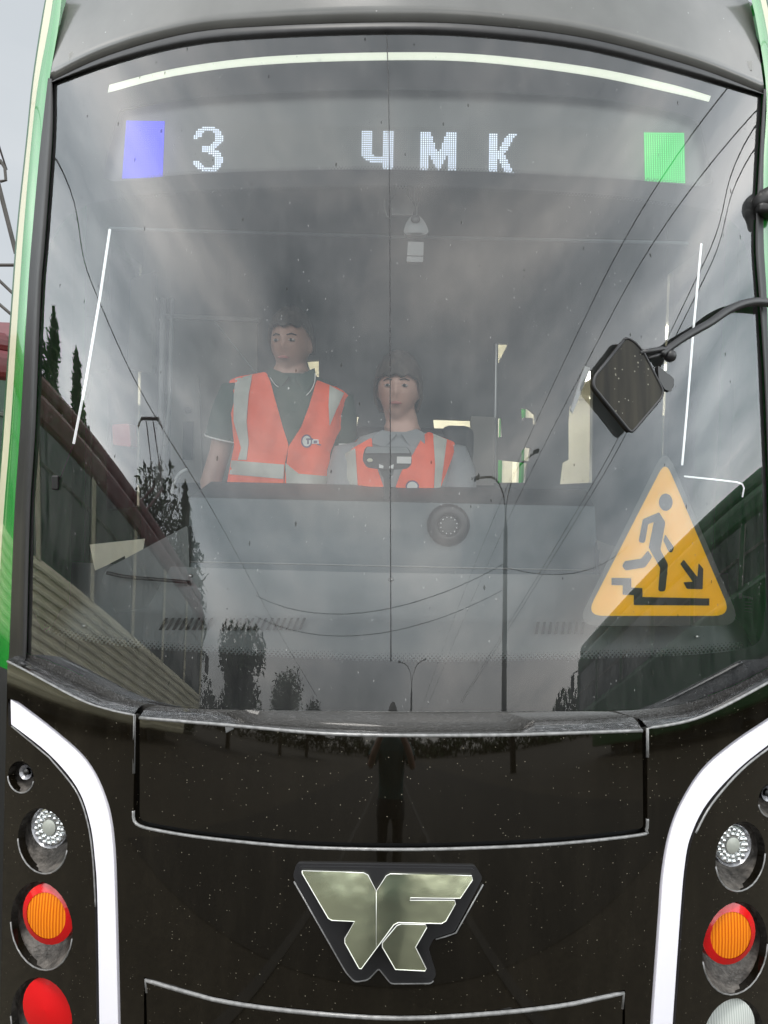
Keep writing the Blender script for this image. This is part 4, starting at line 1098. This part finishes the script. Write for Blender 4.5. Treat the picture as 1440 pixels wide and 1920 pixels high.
def person(label, cx, cy, floor, secs, head_c, hw, hh, hd, yaw, pitch, arms, legs, skin, shirt, vest_polys, stripe_polys, hair_fn, trim, collar_open):
    root = empty('person', (cx, cy, floor)); tag(root, label, 'person', None)
    def PW(o): return world_child(o, root)
    bm_ = MB()
    bm_.grid(torso_rows(secs, cx, cy), closed=True)
    rt = head_mesh(bm_, head_c, hw, hh, hd, yaw, pitch)
    tz = secs[-1][0]
    bm_.tube([Vector((cx, cy, tz - 0.06)), Vector((cx, cy, tz + 0.0)), head_c + Vector((0, 0.012, -hh * 0.45))], [0.066, 0.058, 0.056], 20)
    for side, pts in arms:
        bm_.tube(pts, [0.052, 0.046, 0.040, 0.041, 0.034, 0.026][:len(pts)], 14)
        hand(bm_, pts[-1], (pts[-1] - pts[-2]), side)
    for pts in legs:
        bm_.tube(pts, [0.085, 0.078, 0.055, 0.052, 0.040, 0.036][:len(pts)], 14)
    body = bm_.build('body', skin, smooth=True, keep=True)
    rm = body.modifiers.new('one_surface', 'REMESH'); rm.mode = 'VOXEL'; rm.voxel_size = 0.0065; rm.use_smooth_shade = True
    sm = body.modifiers.new('soften', 'SMOOTH'); sm.iterations = 3; sm.factor = 0.5
    PW(body)
    # shirt: torso shell and sleeves as one garment
    sh_ = MB(); ztop = collar_open
    sh_.grid(torso_rows(secs, cx, cy, 0.012, secs[0][0] - 0.02, ztop, 48, 34), closed=True)
    for side, pts in arms:
        q = [pts[0] + Vector((-side * 0.03, 0, 0.0)), pts[0], pts[0].lerp(pts[1], 0.6), pts[1].lerp(pts[2], 0.55)]
        sh_.tube(q, [0.064, 0.072, 0.070, 0.068], 18, cap=False)
    s_o = PW(sh_.build('shirt', shirt, smooth=True))
    if trim:
        for side, pts in arms:
            c = pts[1].lerp(pts[2], 0.55); dv = (pts[2] - pts[1]).normalized(); a = dv.cross(Vector((0, 1, 0))).normalized(); b = dv.cross(a)
            part_world(MB().tube([c + (a * math.cos(g_) + b * math.sin(g_)) * 0.069 for g_ in [2 * math.pi * k / 20 for k in range(21)]], 0.003, 6).build('sleeve_trim', whitefab, smooth=True), s_o)
    def yfront(x, z, off):
        a, b = lerp_sec(secs, z)[:2]; a += off; b += off
        u = min(abs((x - cx) / a), 0.985)
        return cy - b * (1 - u ** 2.4) ** (1 / 2.4)
    def vp(poly, off):
        def mp(px, py, e=0.0):
            p = at(px, py, cy - 0.11)
            rip = 0.005 * math.sin(px * 0.11 + py * 0.035) + 0.0045 * math.sin(px * 0.05 - py * 0.09)
            y = yfront(p.x, p.z, off + rip)
            d = ray(px, py); q = OR + d * (y / d.y)
            return q + Vector((0, -e, 0))
        return mp
    # vest: two front pieces, a back, shoulder straps
    vb_ = None
    for poly in vest_polys:
        o = patch('safety_vest' if vb_ is None else 'vest_panel', poly, [], vp(poly, 0.024), orangeM, step=9, depth=0.012)
        if vb_ is None: vb_ = o; PW(o)
        else: part_world(o, vb_)
    for poly in stripe_polys:
        part_world(patch('reflective_band', poly, [], vp(poly, 0.028), reflM, step=9, depth=0.004), vb_)
    zb = secs[-3][0]
    if vb_ is not None:
        pass
    bk = torso_rows(secs, cx, cy, 0.022, secs[0][0] + 0.05, zb, 48, 24)
    bk = [[p for p in row[2:23]] for row in bk]
    if vb_ is not None: part_world(MB().grid(bk).build('vest_back', orangeM, smooth=True), vb_)
    # trousers
    tr_ = MB()
    for pts in legs: tr_.tube(pts[:-1], [0.098, 0.092, 0.070, 0.068, 0.062][:len(pts) - 1], 14)
    tr_.grid(torso_rows(secs, cx, cy, 0.014, secs[0][0] - 0.10, secs[0][0] + 0.06, 40, 6), closed=True)
    PW(tr_.build('trousers', trouM, smooth=True))
    for pts in legs:
        PW(MB().ball(pts[-1] + Vector((0, -0.06, -0.01)), (0.048, 0.13, 0.045), 14, 8).build('shoe', shoeM, smooth=True))
    # face details
    for s in (-1, 1):
        ec_ = head_c + rt @ Vector((s * hw * 0.40, -hd * 0.80, hh * 0.04))
        e_ = PW(MB().ball(ec_, (0.012, 0.012, 0.0052), 12, 8, rot=rt).build('eye', MAT['eye_white'], smooth=True))
        part_world(MB().ball(ec_ + rt @ Vector((0, -0.0095, 0)), (0.0055, 0.004, 0.0055), 10, 6).build('iris', eyeM, smooth=True), e_)
        br = [head_c + rt @ Vector((s * hw * k, -hd * yy, hh * zz)) for k, yy, zz in ((0.18, 0.93, 0.19), (0.40, 0.88, 0.235), (0.62, 0.74, 0.19))]
        PW(MB().tube(br, [0.002, 0.0028, 0.0015], 6).build('eyebrow', hairM, smooth=True))
    lp = [head_c + rt @ Vector((hw * k, -hd * (0.93 - 0.3 * k * k), -hh * (0.475 + 0.05 * abs(k)))) for k in (-0.30, -0.15, 0, 0.15, 0.30)]
    PW(MB().tube(lp, [0.002, 0.005, 0.0055, 0.005, 0.002], 8).build('lips', lipM, smooth=True))
    # hair: a shell over the skull with an uneven fringe
    hv = MB(); nu, nv = 48, 22; rws_ = []
    for j in range(nv + 1):
        row = []
        for i in range(nu):
            a = 2 * math.pi * i / nu
            zlim = hair_fn(a)
            b = (math.acos(max(-1, min(1, zlim)))) * j / nv
            k = 1.10 + 0.02 * math.sin(a * 13 + j * 1.3) + 0.015 * math.sin(a * 29)
            row.append(head_c + rt @ Vector((math.sin(b) * math.cos(a) * hw * k, math.sin(b) * math.sin(a) * hd * k * (1.0 if math.sin(a) > 0 else 0.96), math.cos(b) * hh * k)))
        rws_.append(row)
    hv.grid(rws_, closed=True)
    ho = PW(hv.build('hair', hairM, smooth=True)); so = ho.modifiers.new('thick', 'SOLIDIFY'); so.thickness = 0.008; so.offset = 1
    return root, s_o, vb_, vp

# standing person, green polo
c1y = 2.88
nk = at(546, 702, c1y)
cx1 = nk.x; zN = nk.z
secs1 = [(zN - 0.66, 0.165, 0.105), (zN - 0.52, 0.155, 0.10), (zN - 0.30, 0.175, 0.115), (zN - 0.16, 0.190, 0.118), (zN - 0.085, 0.202, 0.10), (zN - 0.035, 0.150, 0.08), (zN, 0.072, 0.064), (zN + 0.03, 0.06, 0.06)]
def W(px, py, Y): return at(px, py, Y)
armsA = [(-1, [W(443, 745, 2.88), W(425, 790, 2.88), W(412, 850, 2.89), W(395, 905, 2.86), W(410, 985, 2.82), W(430, 1040, 2.78)]),
         (1, [W(633, 760, 2.88), W(636, 800, 2.90), W(634, 850, 2.92), W(625, 905, 2.89), W(605, 985, 2.84), W(585, 1040, 2.80)])]
fl1 = zN - 1.44
legsA = [[Vector((cx1 + s * 0.09, 2.88, zN - 0.62)), Vector((cx1 + s * 0.095, 2.88, zN - 0.8)), Vector((cx1 + s * 0.10, 2.87, fl1 + 0.48)), Vector((cx1 + s * 0.10, 2.89, fl1 + 0.34)), Vector((cx1 + s * 0.10, 2.90, fl1 + 0.12)), Vector((cx1 + s * 0.10, 2.90, fl1 + 0.06))] for s in (-1, 1)]
hc1 = at(546, 645, 2.86)
vest1 = [rounded([(430, 713), (447, 706), (498, 697), (506, 712), (517, 755), (530, 800), (541, 836), (534, 868), (531, 915), (424, 915), (430, 880), (439, 835), (433, 775)], 4, 2),
         rounded([(594, 712), (642, 731), (658, 746), (650, 785), (630, 820), (619, 850), (615, 915), (532, 915), (537, 868), (541, 837), (565, 800), (580, 760)], 4, 2)]
str1 = [[(441, 710), (473, 702), (466, 740), (462, 790), (466, 830), (462, 862), (446, 862), (452, 840), (438, 790), (438, 745)],
        [(618, 722), (645, 737), (630, 770), (618, 798), (616, 760)],
        [(434, 863), (533, 871), (531, 898), (430, 889)], [(535, 868), (560, 888), (617, 893), (615, 916), (537, 907)]]
def hair1(a):
    s = math.sin(a)                              # a = -90 degrees is the face
    return 0.42 + 0.04 * math.sin(a * 9) if s < -0.45 else (0.42 + (s + 0.45) / 0.65 * -0.62 if s < 0.2 else -0.25)
p1, sh1, v1, vp1 = person('standing person in a dark green polo shirt and open orange safety vest', cx1, c1y, fl1, secs1, hc1, 0.073, 0.118, 0.092, R(-12), R(3), armsA, legsA, skinM, poloM, vest1, str1, hair1, True, zN - 0.005)
# collar with white piping
cl = MB()
cp = vp1(None, 0.022)
for q in ([(505, 690), (502, 706), (512, 716), (528, 724), (542, 706), (524, 696)], [(590, 690), (592, 706), (584, 722), (570, 738), (552, 708), (572, 698)]):
    part_world(patch('collar', q, [], lambda x, y, e=0.0: at(x, y, c1y - 0.105) + Vector((0, -e, 0)), poloM, step=9, depth=0.008), sh1)
part_world(MB().tube([at(x, y, c1y - 0.109) for x, y in crom([(507, 708), (514, 719), (522, 726)], 3)], 0.0018, 6).build('collar_piping', whitefab, smooth=True), sh1)
part_world(MB().tube([at(x, y, c1y - 0.109) for x, y in crom([(591, 700), (590, 716), (583, 732), (574, 742)], 3)], 0.0018, 6).build('collar_piping', whitefab, smooth=True), sh1)
part_world(patch('shirt_button', ellipse(541, 728, 1.6, 2.4, 10), [], vp1(None, 0.020), whitefab, step=9), sh1)
# badge printed on the vest: ring with letter-like bars
def badge(x0, y0, s, par, vp_):
    def bq(name, poly, mat, hole=[]): part_world(patch(name, poly, hole, vp_(None, 0.0265 if mat is whitefab else 0.0272), mat, step=8), par)
    bq('badge', ellipse(x0, y0, 9.5 * s, 11.5 * s, 20), whitefab)
    bq('badge_ring', ellipse(x0, y0, 10.5 * s, 12.5 * s, 20), inkM, [ellipse(x0, y0, 8 * s, 10 * s, 20)])
    bq('badge_bar', [(x0 - 1, y0 - 5), (x0 + 12, y0 - 5), (x0 + 12, y0 - 2), (x0 + 4, y0 - 2), (x0 + 4, y0 + 6), (x0 + 1, y0 + 6), (x0 + 1, y0 - 2), (x0 - 1, y0 - 2)], inkM)
    bq('badge_tail', [(x0 + 8, y0 - 4), (x0 + 22, y0 - 3), (x0 + 23, y0 + 5), (x0 + 9, y0 + 5)], whitefab)
    bq('badge_bar', [(x0 + 13, y0 - 1), (x0 + 20, y0 - 1), (x0 + 20, y0 + 4), (x0 + 13, y0 + 4)], inkM)
    bq('badge_bar', [(x0 + 20, y0 + 5.5), (x0 + 27, y0 + 6), (x0 + 27, y0 + 8), (x0 + 20, y0 + 7.5)], inkM)
badge(575, 827, 1.0, v1, vp1)
# seated person, grey shirt
c2y = 2.80
nk2 = at(748, 806, c2y)
cx2 = nk2.x + 0.01; zN2 = nk2.z
secs2 = [(zN2 - 0.60, 0.17, 0.12), (zN2 - 0.45, 0.155, 0.11), (zN2 - 0.28, 0.165, 0.115), (zN2 - 0.15, 0.182, 0.115), (zN2 - 0.08, 0.190, 0.10), (zN2 - 0.035, 0.145, 0.08), (zN2, 0.068, 0.062), (zN2 + 0.03, 0.055, 0.057)]
armsB = [(-1, [W(655, 860, 2.80), W(645, 905, 2.78), W(645, 980, 2.74), W(655, 1010, 2.73), W(665, 1020, 2.70), W(672, 1030, 2.68)]),
         (1, [W(846, 862, 2.80), W(862, 905, 2.78), W(858, 980, 2.74), W(850, 1010, 2.73), W(838, 1020, 2.70), W(828, 1030, 2.68)])]
fl2 = zN2 - 1.10
legsB = [[Vector((cx2 + s * 0.09, 2.82, zN2 - 0.57)), Vector((cx2 + s * 0.10, 2.70, zN2 - 0.58)), Vector((cx2 + s * 0.11, 2.42, zN2 - 0.58)), Vector((cx2 + s * 0.11, 2.39, zN2 - 0.66)), Vector((cx2 + s * 0.11, 2.42, fl2 + 0.12)), Vector((cx2 + s * 0.11, 2.43, fl2 + 0.06))] for s in (-1, 1)]
hc2 = at(747, 730, 2.77)
vest2 = [rounded([(640, 858), (665, 838), (697, 820), (699, 845), (708, 880), (720, 915), (645, 915), (641, 885)], 4, 2),
         rounded([(794, 816), (804, 809), (816, 815), (853, 829), (851, 850), (838, 885), (826, 915), (741, 915), (752, 885), (775, 850)], 4, 2)]
str2 = [[(643, 852), (666, 840), (668, 870), (671, 916), (648, 916)], [(812, 813), (838, 824), (832, 870), (826, 916), (814, 916), (816, 870)]]
def hair2(a):
    s = math.sin(a)
    return 0.27 + 0.04 * math.sin(a * 11) if s < -0.55 else (0.27 + (s + 0.55) / 0.7 * -0.9 if s < 0.15 else -0.6)
p2, sh2, v2, vp2 = person('seated person in a grey shirt and orange safety vest behind the dashboard', cx2, c2y, fl2, secs2, hc2, 0.074, 0.118, 0.094, R(-6), R(0), armsB, legsB, skin2, greyshirt, vest2, str2, hair2, False, zN2 - 0.012)
for q in ([(700, 818), (698, 832), (722, 838), (745, 812), (716, 806)], [(796, 812), (797, 832), (772, 842), (752, 812), (782, 804)]):
    part_world(patch('collar', rounded(q, 3, 2), [], lambda x, y, e=0.0: at(x, y, c2y - 0.105) + Vector((0, -e, 0)), greyshirt, step=9, depth=0.008), sh2)
part_world(patch('badge', ellipse(773, 912, 11, 10, 16), [], vp2(None, 0.0265), whitefab, step=8), v2)
part_world(patch('badge_ring', ellipse(773, 912, 12.5, 11.5, 16), [ellipse(773, 912, 10, 9, 16)], vp2(None, 0.0272), inkM, step=8), v2)

# ================================================================== AROUND: seen beside the tram and mirrored in its glass
maroonM = pr('maroon_paint', (0.12, 0.014, 0.018), 0.35, coat=0.3, var=0.15, vs_=2)
creamcar = pr('old_cream', (0.74, 0.69, 0.50), 0.45, var=0.1, vs_=1.5)
carglass = pr('car_glass', (0.10, 0.115, 0.11), 0.05, coat=1.0)
dkgcar = pr('deep_green', (0.008, 0.075, 0.02), 0.3, coat=0.5)
frameM = pr('window_frame', (0.30, 0.29, 0.26), 0.5)
def old_tram(label, p0, p1, col_low, col_top, hgt, corr=True, name='parked_tram', panto=True):
    """a whole parked car from p0 to p1 (its side facing the photographer), width 2.4"""
    a, b = Vector((*p0, 0)), Vector((*p1, 0)); d = (b - a); ln = d.length; u = d.normalized()
    root = empty(name, tuple(a), math.atan2(u.y, u.x)); tag(root, label, 'tram')
    side = -1 if (Vector((0, 0, 0)) - a).cross(u).z > 0 else 1    # which way is outward from the photographer
    side = 1 if (a + Vector((-u.y, u.x, 0))).length > a.length else -1
    def K(o): o.parent = root; return o
    wd = 2.4
    yc = side * wd / 2
    m_ = MB(); m_.rbox((ln / 2, yc, 0.90), (ln, wd, 1.05), 0.08)
    if corr:
        for i in range(8): m_.rbox((ln / 2, -side * 0.012, 0.52 + i * 0.115), (ln - 0.4, 0.034, 0.055), 0.012)
    K(m_.build('body', col_low, smooth=False))
    K(MB().rbox((ln / 2, yc, hgt - 0.40), (ln, wd, 0.36), 0.10).build('window_header', col_top))
    K(MB().rbox((ln / 2, yc, hgt - 0.12), (ln - 0.2, wd - 0.25, 0.26), 0.10).build('roof', col_top))
    nW = int(ln / 1.9); st_ = ln / nW
    pm = MB()
    for i in range(nW + 1): pm.box((min(max(i * st_, 0.06), ln - 0.06), yc, (1.4 + hgt - .55) / 2), (0.16, wd - 0.02, hgt - .55 - 1.4))
    K(pm.build('pillars', col_low))
    for i in range(nW):
        g_ = K(MB().box(((i + .5) * st_, yc, (1.4 + hgt - .55) / 2), (st_ - 0.14, wd - 0.10, hgt - .57 - 1.4)).build('window', carglass))
        fr_ = MB(); zc_ = 2.02
        for sgn in (-side * 0.0, ): pass
        yf = -side * 0.004 if False else 0.0
        fr_.box(((i + .5) * st_, side * 0.035, hgt - 0.95), (st_ - 0.16, 0.04, 0.04))
        for dx_ in (-1, 1): fr_.box(((i + .5) * st_ + dx_ * (st_ / 2 - 0.10), side * 0.035, (1.4 + hgt - .55) / 2), (0.05, 0.045, hgt - .6 - 1.4)); g2 = fr_.build('window_bar', frameM); g2.parent = g_
    K(MB().box((ln / 2, yc, 0.28), (ln - 3, 1.6, 0.3)).build('bogie', grooveM))
    for i in (0.18, 0.26, 0.74, 0.82):
        for s2 in (0.35, wd - 0.35):
            mbw = MB(); mbw.tube([(ln * i, side * (s2 - 0.06), 0.33), (ln * i, side * (s2 + 0.06), 0.33)], 0.33, 20); K(mbw.build('wheel', grooveM))
    if panto:
        pp = MB(); c = Vector((ln * 0.75, yc, hgt))
        for s2 in (-0.4, 0.4):
            pp.tube([c + Vector((-0.8, s2, 0.05)), c + Vector((0.6, s2 * 0.8, 0.9)), c + Vector((-0.2, s2 * 0.6, 1.75))], 0.03, 6)
        pp.tube([c + Vector((-0.2, -0.85, 1.65)), c + Vector((-0.2, -0.6, 1.8)), c + Vector((-0.2, 0.6, 1.8)), c + Vector((-0.2, 0.85, 1.65))], 0.03, 6)
        K(pp.build('pantograph', maroonM))
    for xx in (ln + 0.1,):
        mm = MB(); mm.rbox((ln + 0.25, side * 0.0 - side * 0.25, 2.1), (0.1, 0.26, 0.36), 0.03); mm.tube([(ln, side * 0.1, 2.3), (ln + 0.25, -side * 0.22, 2.3)], 0.015, 6)
        K(mm.build('mirror', blackM))
    return root
old_tram('old cream and maroon tram with a corrugated side, parked beyond the left corner', (-4.35, 9.0), (-11.2, -6.2), creamcar, maroonM, 3.35)
old_tram('dark green tram parked off to the right behind the photographer', (8.2, 4.8), (11.6, -7.4), dkgcar, dkgcar, 2.75, False, panto=False)

# red brick house far left
brickM = pr('brick_wall', (0.42, 0.12, 0.08), 0.85, var=0.25, vs_=6)
hs = empty('brick_house', (-13.5, 25, 0), R(8)); tag(hs, 'red brick house in the distance behind the maroon tram roof', 'house')
h_ = MB().box((0, 0, 2.5), (7, 6, 5.0)).build('wall', brickM, hs)
rf = MB(); rf.add([(-3.8, -3.4, 5.0), (3.8, -3.4, 5.0), (3.8, 3.4, 5.0), (-3.8, 3.4, 5.0), (-3.6, 0, 6.6), (3.6, 0, 6.6)], [(0, 1, 5, 4), (3, 4, 5, 2), (0, 4, 3), (1, 2, 5)]); rf.build('roof', maroonM, hs)
for x in (-2.2, 0, 2.2):
    for z in (1.4, 3.8): MB().box((x, -3.02, z), (1.0, 0.1, 1.3)).build('window', carglass, hs)

# photographer, mirrored in the hatch; far wood behind the street
tealM = pr('teal_shirt', (0.03, 0.10, 0.10), 0.8, bump=0.3, bs=18)
zP = 1.24
secsP = [(zP - 0.60, 0.16, 0.11), (zP - 0.45, 0.15, 0.10), (zP - 0.28, 0.16, 0.11), (zP - 0.15, 0.175, 0.11), (zP - 0.08, 0.185, 0.09), (zP - 0.035, 0.14, 0.075), (zP, 0.065, 0.06), (zP + 0.03, 0.055, 0.055)]
armsP = [(s_, [Vector((s_ * .17, -.72, zP - .09)), Vector((s_ * .24, -.66, zP - .18)), Vector((s_ * .27, -.58, zP - .26)), Vector((s_ * .22, -.48, zP - .16)), Vector((s_ * .15, -.42, zP - .05)), Vector((s_ * .10, -.40, zP + .02))]) for s_ in (-1, 1)]
legsP = [[Vector((s_ * 0.09, -.72, zP - 0.56)), Vector((s_ * 0.095, -.72, zP - 0.7)), Vector((s_ * 0.10, -.71, 0.46)), Vector((s_ * 0.10, -.73, 0.34)), Vector((s_ * 0.10, -.74, 0.12)), Vector((s_ * 0.10, -.74, 0.06))] for s_ in (-1, 1)]
person('person in a teal shirt facing the tram, mirrored in its black front hatch', 0.0, -0.72, 0.0, secsP, Vector((0, -0.74, zP + 0.13)), 0.072, 0.115, 0.092, math.pi * 0 + math.pi, 0.0, armsP, legsP, skin2, tealM, [], [], hair2, False, zP - 0.012)
def far_wood(pts, h, seed, name, label):
    rnd = random.Random(seed); mb = MB()
    for _ in range(9000):
        t = rnd.random() * (len(pts) - 1); i = int(t); f = t - i
        x = pts[i][0] * (1 - f) + pts[i + 1][0] * f + rnd.gauss(0, 1.5); y = pts[i][1] * (1 - f) + pts[i + 1][1] * f + rnd.gauss(0, 1.5)
        top = h * (0.62 + 0.22 * math.sin(x * .35 + y * .2) + 0.16 * math.sin(x * .9 - y * .7))
        z = top * rnd.random() ** 0.7
        a = Vector((rnd.gauss(0, 1), rnd.gauss(0, 1), rnd.gauss(0, 1))).normalized(); b = a.orthogonal().normalized(); s_ = .5 * rnd.uniform(.5, 1.2); p = Vector((x, y, z))
        mb.add([p - a * s_, p + b * s_ * .6, p + a * s_, p - b * s_ * .6], [(0, 1, 2, 3)])
    o = mb.build(name, MAT['foliage_dark'], keep=True); tag(o, kind='stuff')
# trees
leafM = [pr('foliage_dark', (0.035, 0.065, 0.018), 0.8, var=0.5, vs_=0.9), pr('foliage_mid', (0.08, 0.13, 0.04), 0.8, var=0.5, vs_=0.9)]
barkM = pr('bark', (0.07, 0.05, 0.035), 0.9, var=0.4, vs_=8)
def crown_mesh(rx, rz, n, leaf, seed, tall=False):
    rnd = random.Random(seed); mb = MB()
    lobes = [(Vector((rnd.uniform(-.3, .3) * rx, rnd.uniform(-.3, .3) * rx, -rz + 2 * rz * i_ / 15)), rx * rnd.uniform(.25, .45)) for i_ in range(16)] if tall else [(Vector((rnd.uniform(-.55, .55) * rx, rnd.uniform(-.55, .55) * rx, rnd.uniform(-.75, .8) * rz)), rnd.uniform(.3, .55) * rx) for _ in range(16)]
    for _ in range(n):
        c, r_ = rnd.choice(lobes)
        v = Vector((rnd.gauss(0, 1), rnd.gauss(0, 1), rnd.gauss(0, 1))).normalized() * r_ * rnd.uniform(.55, 1.05)
        p = c + v
        if tall: kk = max(0.25, 1.5 - 1.15 * (p.z / rz)); p.x *= kk; p.y *= kk; p.z *= 1 + 0.25 * rnd.random() * (p.z > 0)
        a = Vector((rnd.gauss(0, 1), rnd.gauss(0, 1), rnd.gauss(0, 1))).normalized(); b = a.orthogonal().normalized(); s = leaf * rnd.uniform(.6, 1.3)
        mb.add([p - a * s, p + b * s * .5, p + a * s, p - b * s * .5], [(0, 1, 2, 3)])
    return mb
def trunk_mesh(h, r):
    mb = MB(); mb.tube([(0, 0, -0.1), (0.03, 0.02, h * .35), (-0.04, 0.03, h * .7), (0.02, 0, h)], [r, r * .8, r * .55, r * .2], 10)
    for k in range(6):
        a = k * 1.05; z = h * (.4 + .08 * k); mb.tube([(0, 0, z), (math.cos(a) * .8, math.sin(a) * .8, z + .7), (math.cos(a) * 1.5, math.sin(a) * 1.5, z + 1.6)], [r * .35, r * .22, r * .08], 6)
    return mb
kinds = [('broad_tree', 2.6, 2.4, 4200, 4.4, False, 0), ('poplar_tree', 1.5, 4.2, 3600, 4.6, True, 1)]
prot = []
for nm, rx, rz, n, hc, tall, mi in kinds:
    prot.append((nm, crown_mesh(rx, rz, n, 0.17, len(prot) + 3, tall), trunk_mesh(hc + rz * .5, 0.2), hc, leafM[mi]))
protos = {}
def tree(k, x, y, s, label):
    nm, cm, tm, hc, lm_ = prot[k]
    r_ = empty(nm, (x, y, 0), random.uniform(0, 6)); q_ = 1.8 if k == 0 else 2.3
    r_.scale = (s * q_, s * q_, s); tag(r_, label, 'tree', 'trees behind the photographer')
    if k not in protos:
        a = cm.build('crown', lm_, r_, keep=True); a.location = (0, 0, hc); b = tm.build('trunk', barkM, r_, smooth=True); protos[k] = (a, b)
    else:
        for q in protos[k]:
            c = q.copy(); C.objects.link(c); c.parent = r_
    return r_
for k, x, y, s, lb in ((1, -14.5, 3.0, 0.64, 'slim poplar behind the middle of the old cream tram'), (1, -15.2, 4.6, 0.58, 'shortest poplar of the three close together behind the old tram'), (1, -14.9, 1.6, 0.60, 'tall poplar beside the slim poplar behind the old tram'), (0, -17.5, -1.6, 0.66, 'round topped tree behind the middle windows of the old tram'),
                       (0, -16.5, -6.5, 0.85, 'broad dark tree behind the far end of the old cream tram'), (0, -13.5, -13.0, 0.60, 'broad tree past the end of the old cream tram'),
                       (1, -19, -9.5, 0.75, 'poplar between two broad dark trees'), (0, -12.5, -21.0, 0.62, 'lower broad tree further down the street'),
                       (0, -11.5, -27.0, 0.6, 'smallest broad tree at the end of the tree row'), (0, -17, 36, 1.1, 'broad tree beside the distant brick house')):
    tree(k, x, y, s, lb)

far_wood([(-60, -30), (-35, -52), (0, -62), (35, -52), (60, -30)], 5.2, 5, 'far_wood', '')
far_wood([(60, -30), (70, 20), (45, 60), (0, 80), (-45, 60), (-70, 20), (-60, -30)], 7.0, 9, 'far_wood', '')
# lamp post with two arms, mirrored in the glass
poleM = pr('pole_steel', (0.06, 0.055, 0.05), 0.6, var=0.3, vs_=4)
def lamp_post(x, y, h, sc_, label, rz):
    r_ = empty('street_lamp', (x, y, 0), rz); tag(r_, label, 'street lamp', 'double armed street lamps'); w_ = 1.7
    MB().tube([(0, 0, 0), (0, 0, h * .55), (0, 0, h * .8), (0, 0, h * .82), (0, 0, h - 1.2 * sc_)], [.21 * sc_, .18 * sc_, .15 * sc_, .08 * sc_, .045 * sc_], 10).build('pole', poleM, r_, smooth=True)
    for s in (-1, 1):
        a = MB().tube(crom([(0, 0, h - 1.25 * sc_), (s * .12 * w_, 0, h - .7 * sc_), (s * .5 * w_, 0, h - .2 * sc_), (s * 1.15 * w_, 0, h)], 5), .030 * sc_, 6).build('arm', poleM, r_, smooth=True)
        MB().rbox((s * 1.3 * w_, 0, h + .03), (.45 * sc_, .16 * sc_, .08 * sc_), .03).build('lamp_head', poleM, a)
    return r_
lamp_post(7.8, -11.0, 8.0, 1.0, 'tall double armed street lamp near the photographer', R(30))
lamp_post(3.2, -34.0, 7.5, 1.0, 'far double armed street lamp down the street', R(8))
# overhead wires
wireM = pr('wire', (0.02, 0.02, 0.02), 0.5)
def wire(pts, r, label, sag=0.25):
    a, b = Vector(pts[0]), Vector(pts[1])
    P = [a.lerp(b, i / 24) + Vector((0, 0, -sag * 4 * (i / 24) * (1 - i / 24))) for i in range(25)]
    o = MB().tube(P, r, 6).build('overhead_wire', wireM, smooth=True); tag(o, label, 'wire', 'overhead wires')
for i, (a, b, r_, lb, sg) in enumerate((
    ((7.8, -11, 5.6), (-13, -14, 5.4), .012, 'span wire from the near street lamp over both tracks', .7),
    ((7.8, -11, 5.0), (-13, -14, 4.8), .010, 'lower span wire from the near street lamp', .6),
    ((7.8, -11, 5.5), (22, -9, 5.9), .010, 'span wire from the near street lamp to the right', .5),
    ((-7.2, 14, 7.2), (-4.2, 7.5, 5.8), .016, 'thin wire crossing the sky left of the tram', .05),
    ((-7.2, 13, 6.0), (-4.0, 7.5, 4.7), .016, 'lower wire crossing the sky left of the tram', .02))):
    wire((a, b), r_, lb, sg)
def wire_path(pts, r, label):
    o = MB().tube(crom([(*p, z) if len(p) == 2 else p for p in pts for z in (6.0,)], 10), r, 6).build('overhead_wire', wireM, smooth=True); tag(o, label, 'wire', 'overhead wires')
wire_path([(-6.2, 7.5), (-7.43, 2.54), (-10.0, 1.2), (-12.3, -2.2), (-13.3, -8.4), (-15.0, -21.4), (-16, -40)], .016, 'wire bending away over the old cream tram')
for dx, r_, lb in ((0, .014, 'wire bending away on the right over the green tram'), (0.45, .014, 'twin of the wire over the green tram')):
    wire_path([(5.2 + dx, 6.5), (6.44 + dx, 2.26), (8.39 + dx, 0.9), (10.75 + dx, -3.14), (12.05 + dx, -8), (13.1 + dx, -18.5), (14 + dx, -40)], r_, lb)
wire_path([(5.0, 8), (5.4, 0.5), (5.9, -5.2), (6.0, -20), (6.0, -45)], .009, 'thin wire above the near street lamp')
wire_path([(6.0, 8), (6.3, 0.5), (6.9, -5.2), (7.1, -20), (7.1, -45)], .009, 'second thin wire just right of the one above the street lamp')
# catenary bracket at the left edge
ms_ = empty('catenary_mast', (-5.9, 10, 0)); tag(ms_, 'steel catenary mast bracket at the left edge against the sky', 'mast')
def MW(o): return world_child(o, ms_)
MW(MB().tube([(-5.9, 10, 0), (-5.9, 10, 6.6)], .09, 10).build('pole', poleM))
for pa, pb, r_ in (((-40, 200), (30, 475), .030), ((-60, 497), (34, 497), .022), ((-60, 470), (26, 552), .020), ((-60, 520), (24, 592), .020), ((-70, 300), (6, 306), .02)):
    MW(MB().tube([at(*pa, 10), at(*pb, 10)], r_, 8).build('bracket_bar', poleM if pa[1] < 480 or pa[1] > 490 else maroonM))
MW(MB().tube([at(0, 300, 9.9), at(9, 315, 9.9), at(11, 338, 9.9), at(1, 340, 9.9)], .02, 8).build('insulator', poleM))
